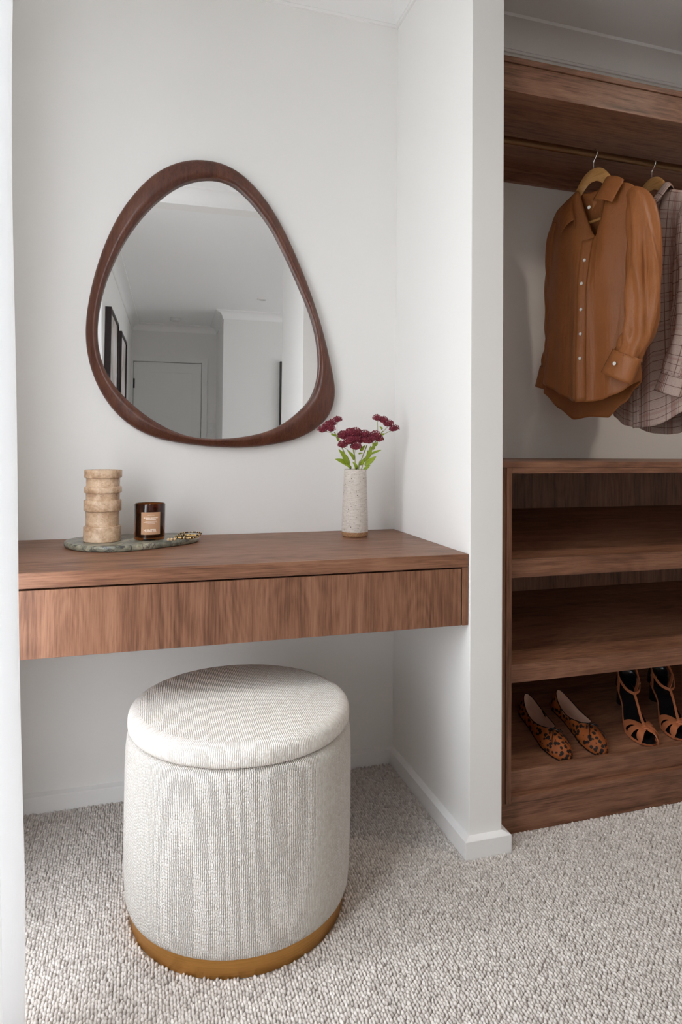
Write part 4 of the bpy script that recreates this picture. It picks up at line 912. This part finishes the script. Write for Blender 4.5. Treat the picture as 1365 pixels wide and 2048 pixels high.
# ================================================================== SHOES
def shelf_z(y): return 0.135+SL*(y+0.432)
def shoe_frame(name, heel, toe, label, cat, group):
    """Empty at the heel on the sloping shelf: local +y runs to the toe, +z away from the shelf"""
    o = bpy.data.objects.new(name, None); o.empty_display_size = 0.03; col.objects.link(o)
    h = Vector((heel[0], heel[1], shelf_z(heel[1])+0.0004)); t = Vector((toe[0], toe[1], shelf_z(toe[1])+0.0004))
    yv = (t-h).normalized(); zn = Vector((0, -SL, 1)).normalized(); xv = yv.cross(zn).normalized(); zv = xv.cross(yv)
    o.matrix_basis = Matrix(((xv.x, yv.x, zv.x, h.x), (xv.y, yv.y, zv.y, h.y), (xv.z, yv.z, zv.z, h.z), (0, 0, 0, 1)))
    tag(o, label, cat, group); return o
def ballet_flat(heel, toe, label, mirror):
    o = shoe_frame('ballet_flat', heel, toe, label, 'shoe', 'leopard ballet flats'); Ln = 0.245; N = 72
    wfun = curvefn([(0.0, 0.012), (0.03, 0.022), (0.12, 0.030), (0.35, 0.029), (0.55, 0.035), (0.72, 0.040), (0.86, 0.033), (0.95, 0.020), (1.0, 0.006)])
    def outline(t):      # t in 0..1 round the sole, 0 = heel centre
        a = 2*math.pi*t; s = 0.5-0.5*math.cos(a); sg = 1 if math.sin(a) >= 0 else -1
        e = abs(math.sin(a)); wd = wfun(s)*min(1, e*2.4)**0.6
        return Vector((sg*wd+mirror*0.006*math.sin(s*math.pi*0.9), s*Ln, 0))
    def topline(t):
        a = 2*math.pi*t; s = 0.5-0.5*math.cos(a); sx = math.sin(a)
        return Vector((sx*0.0300*(0.85+0.2*s)+mirror*0.005*s, 0.004+s*Ln*0.63, 0.055-0.020*math.sin(math.pi*s)**1.0-0.006*s))
    lv = [(0.0, 0.0), (0.0, 0.10), (0.02, 0.30), (0.12, 0.52), (0.30, 0.72), (0.55, 0.88), (0.80, 0.965), (1.0, 1.0)]
    V = []; F = []
    for (k, hz) in lv:
        for i in range(N):
            t = i/N; a, b = outline(t), topline(t); p = a*(1-k)+b*k; out = (a-b); out.z = 0
            p.z = 0.004+(b.z-0.004)*hz
            if 0 < k < 0.3 or (k == 0 and hz > 0): p += (a-Vector((0, a.y, 0)))*0.03
            V.append(p)
    for q in range(len(lv)-1):
        for i in range(N): F.append((q*N+i, q*N+(i+1) % N, (q+1)*N+(i+1) % N, (q+1)*N+i))
    mesh('upper', V, F, M['leopard'], o, True, None, True)
    V = []; F = []
    for (k, z) in ((0.985, None), (0.93, -0.012), (0.90, 0.010), (0.55, 0.009), (0.0, 0.009)):
        for i in range(N):
            b = topline(i/N); c = Vector((mirror*0.003, 0.09, 0)); p = c+(Vector((b.x, b.y, 0))-c)*k; p.z = b.z if z is None else (b.z+z if z < 0 else z)
            V.append(p)
    for q in range(4):
        for i in range(N): F.append((q*N+i, q*N+(i+1) % N, (q+1)*N+(i+1) % N, (q+1)*N+i))
    mesh('lining', V, F, M['lining'], o, True, None, True)
    V, F = tube_data([topline(i/N) for i in range(N)]+[topline(0)], 0.0013, 8, False); mesh('piping', V, F, M['black'], o, True, None, True)
    V = [outline(i/N)*1.0 for i in range(N)]+[outline(i/N)+Vector((0, 0, 0.0045)) for i in range(N)]
    mesh('sole', V, [tuple(range(N))[::-1], tuple(range(N, 2*N))]+[(i, (i+1) % N, N+(i+1) % N, N+i) for i in range(N)], M['black'], o, False, None, True)
    # thin bow lying on the vamp
    c = topline(0.5)+Vector((0, 0.004, 0.001));
    kn = tube('bow', spline([c+Vector((-0.004, 0, 0)), c+Vector((0, 0.001, 0.002)), c+Vector((0.004, 0, 0))], 4), 0.0022, M['black'], o, 8, True)
    for s in (-1, 1):
        tube('loop', spline([c, c+Vector((s*0.012, 0.002, 0.003)), c+Vector((s*0.022, 0.012, -0.004)), c+Vector((s*0.014, 0.010, 0.001)), c], 5), 0.0010, M['black'], kn, 6, True)
        tube('lace', spline([c, c+Vector((s*0.010, 0.012, 0.0005)), c+Vector((s*0.022, 0.028, -0.008)), c+Vector((s*0.028, 0.040, -0.018))], 5), 0.0010, M['black'], kn, 6, True)
ballet_flat((0.364, -0.184), (0.362, -0.420), 'leopard print ballet flat nearest the cabinet side', 1)
ballet_flat((0.480, -0.184), (0.477, -0.420), 'leopard print ballet flat beside the tan sandals', -1)

def sandal(heel, toe, label, sd):
    o = shoe_frame('strappy_sandal', heel, toe, label, 'shoe', 'tan strappy sandals'); Ln = 0.235; N = 40
    wfun = curvefn([(0.0, 0.010), (0.04, 0.020), (0.15, 0.027), (0.40, 0.026), (0.60, 0.037), (0.76, 0.045), (0.90, 0.039), (0.97, 0.026), (1.0, 0.010)])
    hfun = curvefn([(0.0, 0.066), (0.12, 0.064), (0.30, 0.050), (0.50, 0.026), (0.66, 0.011), (0.80, 0.008), (1.0, 0.010)])
    off = lambda s: sd*0.007*math.sin(s*math.pi*0.9)
    P = lambda s, q, up=0.0: Vector((off(s)+q*wfun(s), s*Ln, hfun(s)+up))
    def slab(name, up0, up1, k, mat, par):
        V = []; F = []
        for j in range(N+1):
            s = j/N
            for q in (-1, -0.5, 0, 0.5, 1): V.append(P(s, q*k, up1-0.002*(1-abs(q)) if s < 0.6 else up1))
        for j in range(N+1):
            s = j/N
            for q in (-1, -0.5, 0, 0.5, 1): V.append(P(s, q*k, up0))
        n5 = (N+1)*5
        for j in range(N):
            for q in range(4):
                a = j*5+q; F.append((a, a+1, a+6, a+5)); F.append((n5+a, n5+a+5, n5+a+6, n5+a+1))
            F.append((j*5, j*5+5, n5+j*5+5, n5+j*5)); F.append((j*5+4, n5+j*5+4, n5+j*5+9, j*5+9))
        F.append(tuple(range(5))+tuple(n5+k_ for k_ in range(4, -1, -1))); e = N*5; F.append(tuple(e+k_ for k_ in range(4, -1, -1))+tuple(n5+e+k_ for k_ in range(5)))
        return mesh(name, V, F, mat, par, True, None, True, R(50))
    slab('sole', -0.0075, -0.0012, 1.0, M['tan'], o); slab('insole', -0.0012, 0.0008, 0.93, M['black'], o)
    V = []; F = []
    for z, kx, y1 in ((0.0, 0.70, 0.046), (0.058, 0.95, 0.058)):
        for i in range(16):
            a = 2*math.pi*i/16; V.append((off(0.1)+kx*0.024*math.cos(a), 0.030+(y1-0.030)*math.sin(a)*1.0, z))
    F = [tuple(range(16))[::-1], tuple(range(16, 32))]+[(i, (i+1) % 16, 16+(i+1) % 16, 16+i) for i in range(16)]
    mesh('block_heel', V, F, M['black'], o, True, None, True, R(50))
    up = (0, 0, 1)
    kn = P(0.84, 0.0, 0.028)
    def band(s0, q, s1, w0, w1):
        A = P(s0, q*1.0, -0.002); B = kn+Vector((q*0.006, (s1-0.84)*Ln, 0)); mid = (A+B)/2+Vector((q*0.004, 0, 0.012)); e = A+(B-A)*0.12+Vector((q*0.002, 0, 0.010))
        ribbon('strap', [A, e, mid, B], [w0, w0, (w0+w1)/2, w1], [(q, 0, 0.25), (q, 0, 0.9), (q*0.35, 0, 1), (0, 0, 1)], 0.0018, M['tan'], o)
    for q in (-1, 1):
        band(0.68, q, 0.800, 0.0120, 0.0068); band(0.83, q, 0.84, 0.0115, 0.0062); band(0.962, q*0.97, 0.875, 0.0130, 0.0060)
    ribbon('knot', [kn+Vector((0, -0.010, 0.0005)), kn+Vector((0, 0, 0.005)), kn+Vector((0, 0.010, 0.0005))], [0.006, 0.0075, 0.006], [up, up, up], 0.002, M['tan'], o)
    ribbon('knot', [kn+Vector((-0.011, 0.002, 0.001)), kn+Vector((0, 0.002, 0.0065)), kn+Vector((0.011, 0.002, 0.001))], [0.004, 0.0048, 0.004], [up, up, up], 0.002, M['tan'], o)
    J = Vector((off(0.46)+0.002, 0.46*Ln, 0.088))
    ribbon('centre_strap', [kn+Vector((0, -0.006, 0.002)), P(0.70, 0.0, 0.040), P(0.58, 0.02, 0.052), J], [0.0050, 0.0036, 0.0034, 0.0040], [up, (0, 0.55, 0.8), (0, 0.75, 0.6), (0, 0.85, 0.5)], 0.0018, M['tan'], o)
    # ankle strap loops round to the heel cup
    ank = [J, Vector((off(0.3)-0.022, 0.36*Ln, 0.089)), Vector((off(0.2)-0.032, 0.18*Ln, 0.104)), Vector((off(0)-0.023, 0.02*Ln, 0.130)), Vector((0, -0.030*Ln, 0.138)), Vector((off(0)+0.023, 0.02*Ln, 0.130)), Vector((off(0.2)+0.032, 0.18*Ln, 0.104)), Vector((off(0.3)+0.022, 0.36*Ln, 0.089)), J]
    nr = [(0, 1, 0.2), (-0.7, 0.7, 0.1), (-1, 0.1, 0), (-0.7, -0.7, 0), (0, -1, 0), (0.7, -0.7, 0), (1, 0.1, 0), (0.7, 0.7, 0.1), (0, 1, 0.2)]
    ribbon('ankle_strap', ank, [0.0042]*9, nr, 0.0018, M['tan'], o)
    # heel cup and side loops that carry the ankle strap
    hc = []
    for i in range(13):
        a = -math.pi*0.62+i/12*math.pi*1.24; hc.append((math.sin(a)*0.030, 0.026-math.cos(a)*0.032))
    V = []; F = []
    for i, (x, y) in enumerate(hc):
        e = abs(i-6)/6; zt = 0.122-0.030*e**1.5
        for (zz, k) in ((0.060, 1.0), (0.085, 1.05), (zt, 0.96)): V.append((x*k, y, zz))
    for i in range(12):
        for q in range(2): F.append((i*3+q, (i+1)*3+q, (i+1)*3+q+1, i*3+q+1))
    c_ = mesh('heel_cup', V, F, M['black'], o, True, None, True); md = c_.modifiers.new('thickness', 'SOLIDIFY'); md.thickness = 0.0022
    for q in (-1, 1):
        ribbon('side_loop', [P(0.20, q, -0.002), P(0.20, q*1.12, 0.022), Vector((off(0.2)+q*0.0325, 0.18*Ln, 0.106))], [0.009, 0.0075, 0.0060], [(q, 0, 0)]*3, 0.0018, M['tan'], o)
    bc = Vector((off(0.25)-sd*0.0285*1.0, 0.27*Ln, 0.0965)); 
    bk = [bc+Vector((0.002*a, 0.0065*a, 0.0068*b)) for a, b in ((-1, -1), (1, -1), (1, 1), (-1, 1), (-1, -1))]
    tube('buckle', bk, 0.0009, M['gold'], o, 8, True)
sandal((0.722, -0.190), (0.648, -0.412), 'tan strappy heeled sandal next to the leopard flats', 1)
sandal((0.848, -0.190), (0.762, -0.416), 'tan strappy heeled sandal cut by the right edge', -1)

# ================================================================== BEHIND THE CAMERA (seen in the mirror)
def framed(name, label, b, axis, mat):
    x0, x1, y0, y1, z0, z1 = b
    o = empty(name, ((x0+x1)/2, (y0+y1)/2, z0), label=label, cat='picture'); f = 0.022
    if axis == 'x':
        box('frame', [(x0, x1, y0, y0+f, z0, z1), (x0, x1, y1-f, y1, z0, z1), (x0, x1, y0+f, y1-f, z0, z0+f), (x0, x1, y0+f, y1-f, z1-f, z1)], M['dark_frame'], o)
        box('print', (x0+0.004, x1-0.012, y0+f, y1-f, z0+f, z1-f), mat, o)
    else:
        box('frame', [(x0, x0+f, y0, y1, z0, z1), (x1-f, x1, y0, y1, z0, z1), (x0+f, x1-f, y0, y1, z0, z0+f), (x0+f, x1-f, y0, y1, z1-f, z1)], M['dark_frame'], o)
        box('print', (x0+f, x1-f, y0+0.004, y1-0.012, z0+f, z1-f), mat, o)
M['dark_frame'] = plain('dark_frame_wood', sr(46, 36, 36), 0.45)
framed('framed_print', 'dark framed abstract print nearer the window, seen in the mirror', (XL+0.001, XL+0.041, -3.45, -2.74, 0.86, 1.96), 'x', M['art1'])
framed('framed_print', 'dark framed pale print nearer the door, seen in the mirror', (XL+0.001, XL+0.041, -4.42, -3.74, 0.86, 1.96), 'x', M['art2'])
framed('framed_print', 'black framed picture on the bedroom wall, seen in the mirror', (0.39, 1.10, YF+0.001, YF+0.041, 0.90, 1.90), 'y', M['art2'])
sa = empty('smoke_alarm', (-0.68, -5.42, ZB-0.035), label='round white smoke alarm on the ceiling near the door', cat='alarm')
lathe('base', [(0.0, 0.034), (0.062, 0.034), (0.064, 0.020), (0.058, 0.016)], M['white_plastic'], (-0.68, -5.42, ZB-0.035), sa, 32, False)
lathe('cover', [(0.058, 0.016), (0.056, 0.004), (0.048, 0.0), (0.0, 0.0)], M['white_plastic'], (-0.68, -5.42, ZB-0.035), sa, 32, False)
def lit_downlight(x, y, watts, label):
    o = empty('ceiling_downlight', (x, y, ZC-0.008), label=label, cat='downlight')
    lathe('rim', [(0.110, 0.0079), (0.122, 0.0079), (0.121, 0.002), (0.113, 0.0), (0.110, 0.004)], M['white_plastic'], (x, y, ZC-0.008), o, 32, False)
    lathe('lens', [(0.0, 0.006), (0.110, 0.006), (0.110, 0.0075), (0.0, 0.0075)], M['lamp'], (x, y, ZC-0.008), o, 32, False)
    l = bpy.data.lights.new('downlight_bulb', 'SPOT'); l.energy = watts; l.color = (1.0, 0.89, 0.76); l.spot_size = R(150); l.spot_blend = 1.0; l.shadow_soft_size = 0.11
    b = bpy.data.objects.new('downlight_bulb', l); b.location = (0, 0, -0.004); b.parent = o; col.objects.link(b)
lit_downlight(1.05, -1.15, 46, 'lit warm downlight in the ceiling right of the shirts')
dl = empty('ceiling_downlight', (0.107, -4.2, ZB-0.008), label='round unlit recessed downlight in the bedroom ceiling', cat='downlight')
lathe('rim', [(0.036, 0.0079), (0.046, 0.0079), (0.045, 0.002), (0.038, 0.0), (0.036, 0.004)], M['white_plastic'], (0.107, -4.2, ZB-0.008), dl, 32, False)
lathe('lens', [(0.0, 0.006), (0.036, 0.006), (0.036, 0.0075), (0.0, 0.0075)], M['paper'], (0.107, -4.2, ZB-0.008), dl, 32, False)
def switch(label, b, axis):
    x0, x1, y0, y1, z0, z1 = b; o = empty('light_switch', ((x0+x1)/2, (y0+y1)/2, z0), label=label, cat='switch')
    box('plate', b, M['white_plastic'], o, 0.0015)
    cx, cz = (x0+x1)/2, (z0+z1)/2
    box('rocker', (cx-0.008, cx+0.008, y1-0.0005, y1+0.004, cz-0.010, cz+0.010), M['trim'], o, 0.001)
switch('white light switch on the hall wall right of the door', (-0.29, -0.22, YD, YD+0.008, 1.155, 1.270), 'y')
switch('white light switch on the wall end facing the niche', (0.085, 0.155, YH, YH+0.008, 1.02, 1.135), 'y')
